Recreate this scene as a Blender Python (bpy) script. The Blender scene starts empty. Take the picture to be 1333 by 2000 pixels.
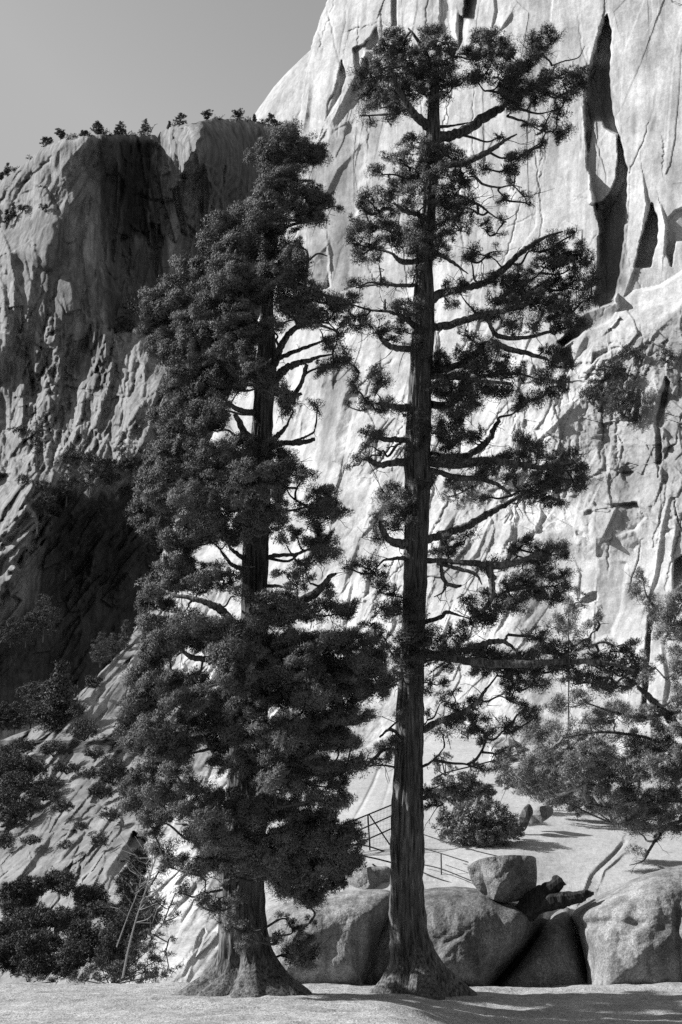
import bpy, math, random
import numpy as np
from mathutils import Vector

SC = bpy.context.scene
COL = SC.collection
R = math.radians
# ------------------------------------------------------------------ camera
F = 2778.0                       # focal length in photograph pixels (50 mm on a 36 mm tall frame)
PITCH = R(15.87)
EYE = 1.5
cam_d = bpy.data.cameras.new('camera')
cam = bpy.data.objects.new('camera', cam_d)
COL.objects.link(cam)
cam.location = (0, 0, EYE)
cam.rotation_euler = (R(90) + PITCH, 0, 0)
cam_d.sensor_fit = 'VERTICAL'
cam_d.sensor_height = 36.0
cam_d.lens = 50.0
cam_d.clip_start = 0.1
cam_d.clip_end = 20000
SC.camera = cam
# ------------------------------------------------------------------ sun and sky
SUN_EL, SUN_BEHIND = R(35), R(4)
L_DIR = Vector((-math.cos(SUN_EL) * math.cos(SUN_BEHIND), math.cos(SUN_EL) * math.sin(SUN_BEHIND), math.sin(SUN_EL)))
sun_d = bpy.data.lights.new('sun', 'SUN')
sun_d.energy = 5.0
sun_d.angle = R(0.5)
sun_d.color = (1.0, 1.0, 1.0)
sun = bpy.data.objects.new('sun', sun_d)
COL.objects.link(sun)
sun.rotation_euler = L_DIR.to_track_quat('Z', 'Y').to_euler()
world = bpy.data.worlds.new('World')
SC.world = world
world.use_nodes = True
wn = world.node_tree
for n in list(wn.nodes):
    wn.nodes.remove(n)
sky = wn.nodes.new('ShaderNodeTexSky')
sky.sky_type = 'NISHITA'
sky.sun_disc = False
sky.sun_elevation = SUN_EL
sky.sun_rotation = math.atan2(L_DIR.x, L_DIR.y)
sky.altitude = 1800
sky.air_density = 1.0
sky.dust_density = 2.0
sep = wn.nodes.new('ShaderNodeSeparateColor')          # black and white film behind a red filter
wn.links.new(sky.outputs[0], sep.inputs[0])
flt = wn.nodes.new('ShaderNodeMapRange'); flt.interpolation_type = 'LINEAR'; flt.clamp = True
flt.inputs[1].default_value = 0.45; flt.inputs[2].default_value = 1.10      # red channel in, before the 0.15 strength
flt.inputs[3].default_value = 0.55; flt.inputs[4].default_value = 2.45
wn.links.new(sep.outputs[0], flt.inputs[0])
mx = flt
comb = wn.nodes.new('ShaderNodeCombineColor')
for k in range(3):
    wn.links.new(mx.outputs[0], comb.inputs[k])
bg = wn.nodes.new('ShaderNodeBackground'); bg.inputs[1].default_value = 0.15
wo = wn.nodes.new('ShaderNodeOutputWorld')
wn.links.new(comb.outputs[0], bg.inputs[0]); wn.links.new(bg.outputs[0], wo.inputs[0])
SC.view_settings.view_transform = 'Standard'
SC.view_settings.look = 'None'
SC.view_settings.exposure = 0.35
SC.view_settings.gamma = 1.0
SC.cycles.use_denoising = False
SC.cycles.max_bounces = 4
SC.cycles.diffuse_bounces = 3

# ------------------------------------------------------------------ helpers
CP, SP = math.cos(PITCH), math.sin(PITCH)
def P(px, py, D):
    """the point a distance D ahead that the photograph shows at (px, py)"""
    px = np.asarray(px, float); py = np.asarray(py, float); D = np.asarray(D, float)
    a = (px - 666.5) / F; b = (1000.0 - py) / F
    t = D / (CP - b * SP)
    return np.stack(np.broadcast_arrays(a * t, D, EYE + (SP + b * CP) * t), axis=-1)
def mpp(py, D):
    """metres per photograph pixel there"""
    b = (1000.0 - py) / F
    return D / (CP - b * SP) / F
def fade(t):
    return t * t * t * (t * (t * 6 - 15) + 10)
def hsh(ix, iy, s):
    h = (ix.astype(np.int64) * 374761393 + iy.astype(np.int64) * 668265263 + s * 1442695041) & 0xffffffff
    h = ((h ^ (h >> 13)) * 1274126177) & 0xffffffff
    h = ((h ^ (h >> 16)) * 2246822519) & 0xffffffff
    h = (h ^ (h >> 15)) & 0xffffffff
    return h / 4294967296.0
def noise(x, y, s=0):
    x0 = np.floor(x); y0 = np.floor(y); fx = x - x0; fy = y - y0
    u = fade(fx); v = fade(fy)
    def g(i, j):
        a = hsh(x0 + i, y0 + j, s) * 2 * np.pi
        return np.cos(a) * (fx - i) + np.sin(a) * (fy - j)
    return 1.5 * ((g(0, 0) * (1 - u) + g(1, 0) * u) * (1 - v) + (g(0, 1) * (1 - u) + g(1, 1) * u) * v)
def fbm(x, y, s=0, o=4, gain=0.5):
    r = 0; a = 1.0
    for k in range(o):
        r = r + a * noise(x * 2 ** k, y * 2 ** k, s + 17 * k); a *= gain
    return r
def ridged(x, y, s=0, o=3):
    r = 0; a = 1.0
    for k in range(o):
        r = r + a * (1 - 2 * np.abs(noise(x * 2 ** k, y * 2 ** k, s + 31 * k))); a *= 0.5
    return r
def facets(x, y, s=0, tilt=0.5, k=0.35, off=0.4):
    """upper envelope of tilted plates, one per jittered cell (cell size 1)"""
    x0 = np.floor(x); y0 = np.floor(y); best = np.full(x.shape, -1e9)
    k = max(k, 0.62 * tilt)
    for i in (-2, -1, 0, 1, 2):
        for j in (-2, -1, 0, 1, 2):
            if abs(i) == 2 and abs(j) == 2: continue
            cx = x0 + i; cy = y0 + j
            px = cx + hsh(cx, cy, s); py = cy + hsh(cx, cy, s + 1)
            gx = (hsh(cx, cy, s + 2) - 0.5) * 2 * tilt; gy = (hsh(cx, cy, s + 3) - 0.5) * 2 * tilt
            dx = x - px; dy = y - py
            h = off * hsh(cx, cy, s + 4) + gx * dx + gy * dy - k * (dx * dx + dy * dy)
            best = np.maximum(best, h)
    return best
def mesh_obj(name, V, Fc, mats, parent=None, smooth=False, mat_idx=None, attr=None):
    """V (n,3) world points, Fc (m,3) or (m,4) faces"""
    V = np.asarray(V, np.float64).reshape(-1, 3); Fc = np.asarray(Fc, np.int32)
    me = bpy.data.meshes.new(name)
    if parent is not None:
        V = V - np.array(parent.location)[None]
    k = Fc.shape[1]
    me.vertices.add(len(V)); me.vertices.foreach_set('co', V.astype(np.float32).ravel())
    me.loops.add(Fc.size); me.loops.foreach_set('vertex_index', Fc.ravel())
    me.polygons.add(len(Fc)); me.polygons.foreach_set('loop_start', np.arange(0, Fc.size, k, dtype=np.int32))
    me.polygons.foreach_set('loop_total', np.full(len(Fc), k, np.int32))
    if mat_idx is not None:
        me.polygons.foreach_set('material_index', np.asarray(mat_idx, np.int32))
    me.polygons.foreach_set('use_smooth', np.full(len(Fc), smooth, bool))
    if attr is not None:
        a = me.attributes.new('stain', 'FLOAT', 'POINT'); a.data.foreach_set('value', np.asarray(attr, np.float32).ravel())
    me.update(calc_edges=True)
    for m in (mats if isinstance(mats, (list, tuple)) else [mats]):
        me.materials.append(m)
    o = bpy.data.objects.new(name, me); COL.objects.link(o)
    if parent is not None:
        o.parent = parent
    return o
def root(name, loc, label, cat, group=None):
    o = bpy.data.objects.new(name, None); COL.objects.link(o)
    o.empty_display_size = 0.2
    o.location = [float(c) for c in loc]; tag(o, label, cat, group)
    return o
def tag(o, label, cat, group=None):
    o['label'] = label; o['category'] = cat
    if group: o['group'] = group
    return o
def struct(o, kind='structure'):
    o['kind'] = kind
    return o
def grid_faces(nr, nc):
    i = np.arange(nr - 1)[:, None] * nc + np.arange(nc - 1)[None]
    return np.stack([i, i + nc, i + nc + 1, i + 1], -1).reshape(-1, 4)

class Tubes:
    def __init__(s): s.v = []; s.f = []; s.n = 0
    def add(s, pts, rad, sides=5, cap=True):
        pts = np.asarray(pts, float); n = len(pts); rad = np.broadcast_to(np.asarray(rad, float), (n,))
        t = np.gradient(pts, axis=0); t /= np.linalg.norm(t, axis=1)[:, None] + 1e-9
        ref = np.array([0.31, 0.95, 0.05]) if abs(t[0, 1]) < 0.8 else np.array([1.0, 0, 0.1])
        a = np.cross(t, ref); a /= np.linalg.norm(a, axis=1)[:, None] + 1e-9
        b = np.cross(t, a)
        th = np.arange(sides) * 2 * np.pi / sides
        ring = pts[:, None] + rad[:, None, None] * (a[:, None] * np.cos(th)[None, :, None] + b[:, None] * np.sin(th)[None, :, None])
        s.v.append(ring.reshape(-1, 3))
        i = np.arange(n - 1)[:, None] * sides + np.arange(sides)[None]
        j = np.arange(n - 1)[:, None] * sides + (np.arange(sides)[None] + 1) % sides
        s.f.append((np.stack([i, j, j + sides, i + sides], -1).reshape(-1, 4)) + s.n)
        s.n += n * sides
    def arrays(s):
        return np.concatenate(s.v), np.concatenate(s.f)
def smooth_path(pts, n=5, jit=0.0, rng=None):
    """Catmull-Rom through rows (any width)"""
    p = np.asarray(pts, float); p = np.vstack([2 * p[0] - p[1], p, 2 * p[-1] - p[-2]])
    out = []
    for i in range(1, len(p) - 2):
        for t in np.linspace(0, 1, n, endpoint=False):
            out.append(0.5 * ((2 * p[i]) + (-p[i - 1] + p[i + 1]) * t + (2 * p[i - 1] - 5 * p[i] + 4 * p[i + 1] - p[i + 2]) * t * t + (-p[i - 1] + 3 * p[i] - 3 * p[i + 1] + p[i + 2]) * t ** 3))
    out.append(p[-2]); out = np.array(out)
    if jit and rng is not None:
        out[1:-1] += rng.normal(0, jit, out[1:-1].shape)
    return out

# ------------------------------------------------------------------ materials (neutral: the place is seen in black and white)
def new_mat(name):
    m = bpy.data.materials.new(name); m.use_nodes = True
    nt = m.node_tree
    for n in list(nt.nodes): nt.nodes.remove(n)
    out = nt.nodes.new('ShaderNodeOutputMaterial'); b = nt.nodes.new('ShaderNodeBsdfPrincipled')
    b.inputs['Roughness'].default_value = 0.9
    b.inputs['Specular IOR Level'].default_value = 0.25
    nt.links.new(b.outputs[0], out.inputs[0])
    return m, nt, b
def _n(nt, kind, **kw):
    n = nt.nodes.new(kind)
    for k, v in kw.items(): setattr(n, k, v)
    return n
def _math(nt, op, a, b=None, clamp=False):
    n = nt.nodes.new('ShaderNodeMath'); n.operation = op; n.use_clamp = clamp
    for k, v in enumerate((a, b)):
        if v is None: continue
        if isinstance(v, (int, float)): n.inputs[k].default_value = v
        else: nt.links.new(v, n.inputs[k])
    return n.outputs[0]
def _noise(nt, vec, scale, detail=4, rough=0.6, stretch=None):
    if stretch is not None:
        mp = nt.nodes.new('ShaderNodeMapping'); mp.inputs['Scale'].default_value = stretch
        nt.links.new(vec, mp.inputs[0]); vec = mp.outputs[0]
    n = nt.nodes.new('ShaderNodeTexNoise'); n.inputs['Scale'].default_value = scale
    n.inputs['Detail'].default_value = detail; n.inputs['Roughness'].default_value = rough
    nt.links.new(vec, n.inputs['Vector'])
    return n.outputs[0]
def _ramp(nt, fac, lo, hi, a=0.0, b=1.0):
    n = nt.nodes.new('ShaderNodeMapRange'); n.inputs[1].default_value = lo; n.inputs[2].default_value = hi
    n.inputs[3].default_value = a; n.inputs[4].default_value = b
    nt.links.new(fac, n.inputs[0]); return n.outputs[0]
def rock_mat(name, base=0.42, px=0.1, streak=0.3, speck=0.15, lichen=0.0, bump=1.0, stain=True, stain_shade_col=0.35, mott=0.25, sts=12):
    """granite; px = size in metres of one photograph pixel there"""
    m, nt, b = new_mat(name)
    co = nt.nodes.new('ShaderNodeTexCoord').outputs['Object']
    n1 = _noise(nt, co, 1 / (90 * px), 5, 0.6)
    n2 = _noise(nt, co, 1 / (14 * px), 4, 0.6)
    n3 = _noise(nt, co, 1 / (3.0 * px), 2, 0.7)
    st = _noise(nt, co, 1 / (sts * px), 5, 0.6, (1, 1, 0.06))
    v = _ramp(nt, n1, 0.3, 0.7, 1 - mott, 1 + mott)
    v = _math(nt, 'MULTIPLY', v, _ramp(nt, n2, 0.3, 0.7, 1 - mott * 0.7, 1 + mott * 0.5))
    v = _math(nt, 'MULTIPLY', v, _ramp(nt, n3, 0.3, 0.7, 1 - speck, 1 + speck))
    v = _math(nt, 'MULTIPLY', v, _ramp(nt, st, 0.35, 0.6, 1 - streak, 1.0))
    if lichen:
        li = _noise(nt, co, 1 / (5 * px), 3, 0.7)
        v = _math(nt, 'ADD', v, _ramp(nt, li, 0.58, 0.68, 0.0, lichen))
    v = _math(nt, 'MULTIPLY', v, base)
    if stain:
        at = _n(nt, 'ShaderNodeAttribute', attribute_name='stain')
        s = _math(nt, 'MULTIPLY', at.outputs['Fac'], 1 - stain_shade_col)
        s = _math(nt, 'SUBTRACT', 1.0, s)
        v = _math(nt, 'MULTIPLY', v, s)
    v = _math(nt, 'MINIMUM', v, 0.82)
    c = nt.nodes.new('ShaderNodeCombineColor')
    for k in range(3): nt.links.new(v, c.inputs[k])
    nt.links.new(c.outputs[0], b.inputs['Base Color'])
    bp = nt.nodes.new('ShaderNodeBump'); bp.inputs['Strength'].default_value = 0.9 * min(bump, 1.0)
    bp.inputs['Distance'].default_value = 3.0 * px * bump
    hsum = _math(nt, 'ADD', _noise(nt, co, 1 / (22 * px), 8, 0.62), _math(nt, 'MULTIPLY', n3, 0.25))
    nt.links.new(hsum, bp.inputs['Height']); nt.links.new(bp.outputs[0], b.inputs['Normal'])
    return m
def leaf_mat(name, base=0.05, var=0.5, px=0.01, rough=0.6):
    m, nt, b = new_mat(name)
    co = nt.nodes.new('ShaderNodeTexCoord').outputs['Object']
    n1 = _noise(nt, co, 1 / (45 * px), 2, 0.5)
    n2 = _noise(nt, co, 1 / (5 * px), 2, 0.5)
    v = _math(nt, 'MULTIPLY', _ramp(nt, n1, 0.35, 0.65, 1 - var, 1 + var), _ramp(nt, n2, 0.3, 0.7, 0.7, 1.35))
    v = _math(nt, 'MULTIPLY', v, base)
    c = nt.nodes.new('ShaderNodeCombineColor')
    for k in range(3): nt.links.new(v, c.inputs[k])
    nt.links.new(c.outputs[0], b.inputs['Base Color'])
    b.inputs['Roughness'].default_value = rough
    b.inputs['Specular IOR Level'].default_value = 0.3
    return m
def bark_mat(name, base=0.09, px=0.01, light=2.2):
    m, nt, b = new_mat(name)
    co = nt.nodes.new('ShaderNodeTexCoord').outputs['Object']
    f = _noise(nt, co, 1 / (5 * px), 5, 0.6, (1, 1, 0.07))
    g = _noise(nt, co, 1 / (60 * px), 3, 0.5)
    v = _math(nt, 'MULTIPLY', _ramp(nt, f, 0.35, 0.65, 0.5, light), _ramp(nt, g, 0.35, 0.65, 0.75, 1.3))
    v = _math(nt, 'MULTIPLY', v, base)
    c = nt.nodes.new('ShaderNodeCombineColor')
    for k in range(3): nt.links.new(v, c.inputs[k])
    nt.links.new(c.outputs[0], b.inputs['Base Color'])
    bp = nt.nodes.new('ShaderNodeBump'); bp.inputs['Strength'].default_value = 0.9; bp.inputs['Distance'].default_value = 5 * px
    nt.links.new(f, bp.inputs['Height']); nt.links.new(bp.outputs[0], b.inputs['Normal'])
    return m
def plain_mat(name, base, rough=0.7, metal=0.0):
    m, nt, b = new_mat(name)
    b.inputs['Base Color'].default_value = (base, base, base, 1); b.inputs['Roughness'].default_value = rough
    b.inputs['Metallic'].default_value = metal
    return m

# ------------------------------------------------------------------ relief rasters, in photograph pixels
class Relief:
    def __init__(s, u0, v0, u1, v1, step=2.0):
        s.u0, s.v0, s.step = u0, v0, step
        s.u = np.arange(u0, u1 + step, step); s.v = np.arange(v0, v1 + step, step)
        s.U, s.V = np.meshgrid(s.u, s.v); s.h = np.zeros(s.U.shape); s.s = np.zeros(s.U.shape)
    def win(s, pts, m):
        p = np.asarray(pts, float)
        i0 = int(np.clip((p[:, 0].min() - m - s.u0) / s.step, 0, len(s.u) - 1)); i1 = int(np.clip((p[:, 0].max() + m - s.u0) / s.step + 2, 1, len(s.u)))
        j0 = int(np.clip((p[:, 1].min() - m - s.v0) / s.step, 0, len(s.v) - 1)); j1 = int(np.clip((p[:, 1].max() + m - s.v0) / s.step + 2, 1, len(s.v)))
        return slice(j0, j1), slice(i0, i1)
    def _near(s, W, pts):
        U = s.U[W]; V = s.V[W]; p = np.asarray(pts, float)
        seg = np.linalg.norm(np.diff(p, axis=0), axis=1); tot = seg.sum(); acc = 0
        bd = np.full(U.shape, 1e9); sg = np.ones(U.shape); tt = np.zeros(U.shape)
        for k in range(len(p) - 1):
            a = p[k]; d = p[k + 1] - a; L = seg[k] + 1e-9
            t = np.clip(((U - a[0]) * d[0] + (V - a[1]) * d[1]) / L ** 2, 0, 1)
            ex = U - a[0] - t * d[0]; ey = V - a[1] - t * d[1]; dist = np.hypot(ex, ey)
            sd = ((U - a[0]) * d[1] - (V - a[1]) * d[0])
            q = dist < bd
            bd = np.where(q, dist, bd); sg = np.where(q, np.sign(sd), sg); tt = np.where(q, (acc + t * L) / tot, tt)
            acc += L
        return bd, sg, tt
    def ridge(s, pts, h, wl, wr, ends=0.5):
        """rises from the left to a lip on the line, then drops away on its right"""
        W = s.win(pts, 3.2 * max(wl, wr)); bd, sg, t = s._near(W, pts)
        prof = np.where(sg < 0, np.exp(-bd / wl), np.clip(1 - bd / wr, 0, 1) ** 1.3)
        s.h[W] += h * prof * np.clip(np.sin(np.pi * np.clip(t, 0.02, 0.98)), 0, 1) ** ends
    def crack(s, pts, h, w):
        W = s.win(pts, 3 * w); bd, sg, t = s._near(W, pts)
        s.h[W] -= h * np.exp(-(bd / w) ** 2) * np.sin(np.pi * np.clip(t, 0.04, 0.96)) ** 0.4
    def _inside(s, W, pts):
        U = s.U[W]; V = s.V[W]; p = np.asarray(pts, float); ins = np.zeros(U.shape, bool); bd = np.full(U.shape, 1e9)
        for k in range(len(p)):
            a = p[k]; b = p[(k + 1) % len(p)]
            c = ((a[1] > V) != (b[1] > V)) & (U < (b[0] - a[0]) * (V - a[1]) / (b[1] - a[1] + 1e-9) + a[0]); ins ^= c
            d = b - a; L2 = d @ d + 1e-9
            t = np.clip(((U - a[0]) * d[0] + (V - a[1]) * d[1]) / L2, 0, 1)
            bd = np.minimum(bd, np.hypot(U - a[0] - t * d[0], V - a[1] - t * d[1]))
        return np.where(ins, bd, -bd)
    def poly(s, pts, off=0, gu=0, gv=0, soft=2, wob=2.0):
        W = s.win(pts, soft * 2 + wob * 2); sd = s._inside(W, pts) + wob * noise(s.U[W] / 17, s.V[W] / 17, 5)
        m = np.clip(0.5 + sd / (2 * soft), 0, 1); m = m * m * (3 - 2 * m)
        c = np.mean(pts, axis=0)
        s.h[W] += m * (off - gu * (s.U[W] - c[0]) + gv * (s.V[W] - c[1]))
    def stain(s, pts, a=1.0, soft=8, wob=6, sv=0.35):  # marks rock stains and painted-in shade alike
        W = s.win(pts, soft * 2 + wob * 2); sd = s._inside(W, pts) + wob * fbm(s.U[W] / 14, s.V[W] / 14 * sv, 9, 3)
        m = np.clip(0.5 + sd / (2 * soft), 0, 1)
        s.s[W] = np.maximum(s.s[W], a * m)
    def sample(s, A, U, V):
        x = np.clip((U - s.u0) / s.step, 0, len(s.u) - 1.001); y = np.clip((V - s.v0) / s.step, 0, len(s.v) - 1.001)
        i = x.astype(int); j = y.astype(int); a = x - i; b = y - j
        return (A[j, i] * (1 - a) + A[j, i + 1] * a) * (1 - b) + (A[j + 1, i] * (1 - a) + A[j + 1, i + 1] * a) * b
def tps(ctrl):
    c = np.asarray(ctrl, float); x = c[:, :2] / 1000; y = c[:, 2]
    def K(r2): return np.where(r2 > 0, r2 * np.log(r2 + 1e-12), 0)
    n = len(c); A = np.zeros((n + 3, n + 3))
    A[:n, :n] = K(((x[:, None] - x[None]) ** 2).sum(-1)) + 1e-4 * np.eye(n)
    A[:n, n] = A[n, :n] = 1; A[:n, n + 1:] = x; A[n + 1:, :n] = x.T
    w = np.linalg.solve(A, np.concatenate([y, [0, 0, 0]]))
    def ev(U, V):
        sh = U.shape; u = U.ravel() / 1000; v = V.ravel() / 1000; r = w[n] + w[n + 1] * u + w[n + 2] * v
        for k in range(n):
            r += w[k] * K((u - x[k, 0]) ** 2 + (v - x[k, 1]) ** 2)
        return r.reshape(sh)
    return ev
def interp_line(pts):
    p = np.asarray(pts, float)
    return p[:, 0], p[:, 1]
# ================================================================== TERRAIN
RNG = np.random.default_rng(7)
def auto_ridges(rel, n, region, dirf, h, length, wl, wr, seed, wig=0.12):
    r = np.random.default_rng(seed); k = 0
    while k < n:
        u = r.uniform(region[0], region[2]); v = r.uniform(region[1], region[3]); k += 1
        L = r.uniform(*length); pts = [(u, v)]; m = 6
        w = 0
        for i in range(m):
            a = dirf(u, v) + w; w = 0.6 * w + r.normal(0, wig)
            u += math.sin(a) * L / m; v += math.cos(a) * L / m; pts.append((u, v))
        hh = r.uniform(*h)
        rel.ridge(pts, hh, r.uniform(*wl), r.uniform(*wr), 0.8)

# ---------------- the great right-hand wall and the slabs it runs down to on the left
W = Relief(-170, -140, 1860, 2000)
U, V = W.U, W.V
lowf = np.clip((V - 620) / 200, 0, 1)                       # 0 on the smooth upper wall, 1 below the bright ledge
left = np.clip((640 - U) / 200, 0, 1)
sm = lambda x: x * x * (3 - 2 * x)
W.h += 7 * fbm(U / 150, V / 330, 1, 3) + (1 - lowf) * 34 * facets(U / 150, V / 430, 12, 0.75, 0.4, 0.5) + 0.9 * fbm(U / 30, V / 110, 2, 4) + 0.4 * fbm(U / 9, V / 22, 3, 3)
# fractured blocks on the right below the ledge
fr = sm(np.clip((U - 960 + 0.5 * (V - 700)) / 110, 0, 1)) * sm(np.clip((V - 560 - 0.35 * (1333 - U)) / 60, 0, 1)) * sm(np.clip((1110 - V) / 110, 0, 1))
calm = 1 - 0.8 * sm(np.clip((V - 1040) / 60, 0, 1)) * sm(np.clip((U - 1000) / 80, 0, 1))          # the clean bright slab low on the right
wx = U + 22 * noise(U / 70, V / 70, 6); wy = V + 22 * noise(U / 70, V / 70, 8)
W.h += fr * (52 * facets(wx / 120, wy / 120, 24, 0.9, 0.35, 0.7) + 17 * facets(wx / 62, wy / 62, 21, 1.3, 0.35, 0.9) + 5 * facets(wx / 21, wy / 24, 22, 1.2, 0.4, 0.5) + 2.5 * fbm(U / 12, V / 12, 23, 4))
# long slabs leaning down to the left in the middle of the wall
a = 0.62
du = (U * math.cos(a) + V * math.sin(a)); dv = (-U * math.sin(a) + V * math.cos(a))
md = lowf * (1 - fr) * (1 - left) * calm
W.h += md * (44 * facets(du / 130, dv / 330, 34, 0.9, 0.3, 0.6) + 6 * facets(du / 75, dv / 220, 31, 1.2, 0.3, 0.7) + 6 * facets(du / 22, dv / 80, 32, 1.0, 0.4, 0.4) + 2 * fbm(du / 14, dv / 40, 33, 4))
# slabs of the lower left
ls = left * lowf * sm(np.clip((V - 1050) / 100, 0, 1))
a2 = 0.66
eu = (U * math.cos(a2) + V * math.sin(a2)); ev_ = (-U * math.sin(a2) + V * math.cos(a2))
W.h += ls * (42 * facets(eu / 58, ev_ / 260, 41, 1.2, 0.3, 0.9) + 16 * facets(eu / 21, ev_ / 110, 42, 1.2, 0.4, 0.6) + 3.0 * fbm(eu / 12, ev_ / 40, 43, 4))
rub = sm(np.clip((V - 1490) / 40, 0, 1)) * sm(np.clip((1640 - V) / 60, 0, 1)) * sm(np.clip((230 - U) / 60, 0, 1))
W.h += rub * 14 * facets(U / 16, V / 14, 44, 1.0, 0.5, 0.9)
auto_ridges(W, 45, (560, -60, 1340, 620), lambda u, v: -0.12 + 0.2 * math.sin(u / 130), (0.4, 1.8), (60, 260), (10, 40), (2.5, 8), 51)
auto_ridges(W, 40, (560, 620, 1040, 1500), lambda u, v: -0.45 if u > 840 else -0.2, (2, 7), (50, 220), (10, 40), (3, 9), 52)
auto_ridges(W, 70, (0, 1150, 560, 1900), lambda u, v: -0.66, (4, 16), (60, 240), (8, 30), (4, 12), 53)
def auto_cracks(rel, n, region, dirf, h, length, w, seed):
    r = np.random.default_rng(seed)
    for _ in range(n):
        u = r.uniform(region[0], region[2]); v = r.uniform(region[1], region[3]); L = r.uniform(*length); a = dirf(u, v) + r.normal(0, 0.12); pts = [(u, v)]
        if r.uniform() < 0.18: a += r.choice([-1, 1]) * r.uniform(0.9, 1.4); L *= 0.4
        for i in range(7):
            a += r.normal(0, 0.09); u += math.sin(a) * L / 7; v += math.cos(a) * L / 7; pts.append((u, v))
        q = smooth_path(pts, 4); q += r.normal(0, 1.3, q.shape); rel.crack(q, r.uniform(*h), r.uniform(*w) * 0.8)
def auto_flakes(rel, n, region, dirf, off, length, width, tilt, seed, soft=1.1):
    """thin plates of exfoliating granite with sharp broken edges"""
    r = np.random.default_rng(seed)
    for _ in range(n):
        u = r.uniform(region[0], region[2]); v = r.uniform(region[1], region[3]); L = r.uniform(*length) / 2; w = r.uniform(*width) / 2; a = dirf(u, v) + r.normal(0, 0.13)
        d = np.array([math.sin(a), math.cos(a)]); e = np.array([d[1], -d[0]]); c = np.array([u, v]); P_ = []
        for f, g in ((-1, -0.5), (-0.8, 0.7), (-0.1, 1.0), (0.7, 0.8), (1, 0.1), (0.75, -0.8), (0.0, -0.95), (-0.7, -0.9)):
            P_.append(tuple(c + d * L * (f + r.uniform(-.28, .28)) + e * w * (g + r.uniform(-.35, .35))))
        rel.poly(P_, r.uniform(*off) * r.choice([1, 1, -1]), r.uniform(-tilt, tilt), r.uniform(-tilt, tilt) * 0.5, soft, 0.8)
crisp = 0.7 * facets(U / 13, V / 60, 61, 1.3, 0.4, 0.7) + 1.6 * facets(U / 70, V / 280, 62, 1.3, 0.4, 0.8)
W.h += (1 - lowf) * crisp
W.h += lowf * (1 - left) * calm * (2.2 * facets(wx / 11, wy / 15, 63, 1.3, 0.4, 0.8))
auto_flakes(W, 46, (570, -100, 1340, 580), lambda u, v: -0.1, (0.8, 2.6), (70, 320), (16, 80), 0.03, 67)
auto_flakes(W, 60, (1000, 640, 1340, 1010), lambda u, v: -0.25, (2.5, 9), (26, 110), (22, 80), 0.2, 68)
auto_flakes(W, 60, (640, 640, 1060, 1420), lambda u, v: -0.5 if u < 1000 else -0.15, (1.5, 6), (50, 200), (18, 70), 0.10, 69)
auto_flakes(W, 190, (-60, 1150, 560, 1920), lambda u, v: -0.66, (5, 18), (50, 240), (10, 44), 0.25, 70)
auto_cracks(W, 45, (560, -100, 1340, 600), lambda u, v: -0.1, (2, 6), (60, 300), (1.5, 2.4), 64)
auto_cracks(W, 60, (700, 620, 1340, 1100), lambda u, v: -0.5 if u < 1000 else -0.15, (3, 11), (30, 160), (1.6, 3.2), 65)
auto_cracks(W, 60, (0, 1150, 560, 1900), lambda u, v: -0.66, (4, 12), (40, 200), (1.8, 3.4), 66)
# --- traced features of the upper wall
W.ridge([(735, 40), (716, 90), (700, 135), (672, 190), (652, 230), (640, 250)], 32, 60, 16)
W.poly([(735, 55), (741, 80), (728, 98), (712, 100), (697, 150), (690, 95), (712, 85)], -20, -0.2, 0, 2)
W.ridge([(668, 112), (660, 140), (662, 165), (645, 205), (634, 240)], 20, 40, 14)
W.poly([(668, 118), (677, 150), (668, 180), (650, 215), (636, 236), (640, 205), (655, 170)], -18, 0.6, 0, 2)
W.ridge([(605, 160), (598, 220), (590, 262)], 12, 10, 10)
W.ridge([(632, 10), (612, 90), (600, 170), (588, 240), (578, 300)], 10, 14, 22)
W.ridge([(690, 300), (660, 330), (636, 380), (620, 430)], 10, 40, 8)
W.poly([(598, 300), (640, 270), (690, 240), (720, 300), (700, 420), (690, 560), (640, 570), (600, 470)], -6, 0.42, 0.0, 10, 6)
W.poly([(612, 505), (640, 480), (645, 560), (628, 572), (608, 565)], -14, 0.9, -0.3, 2)
W.ridge([(640, 470), (642, 540), (630, 575)], 16, 20, 6)
W.poly([(765, -20), (776, -20), (776, 50), (766, 50)], -26, 0, 0, 1.5, 1)
W.poly([(858, -20), (876, -20), (888, 75), (872, 80), (860, 60)], -16, 0.4, 0, 2)
W.poly([(912, -30), (938, -30), (928, 38), (905, 34)], -45, 0, 0, 1.5, 1)
W.poly([(898, 30), (906, 34), (903, 80), (896, 96)], -20, 0, 0, 1.5, 1)
W.ridge([(893, 20), (890, 60), (897, 92)], 14, 10, 5)
W.ridge([(962, -30), (966, 20), (958, 60)], 10, 22, 6)
W.ridge([(1000, 22), (985, 45), (975, 60)], 12, 14, 6)
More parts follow.
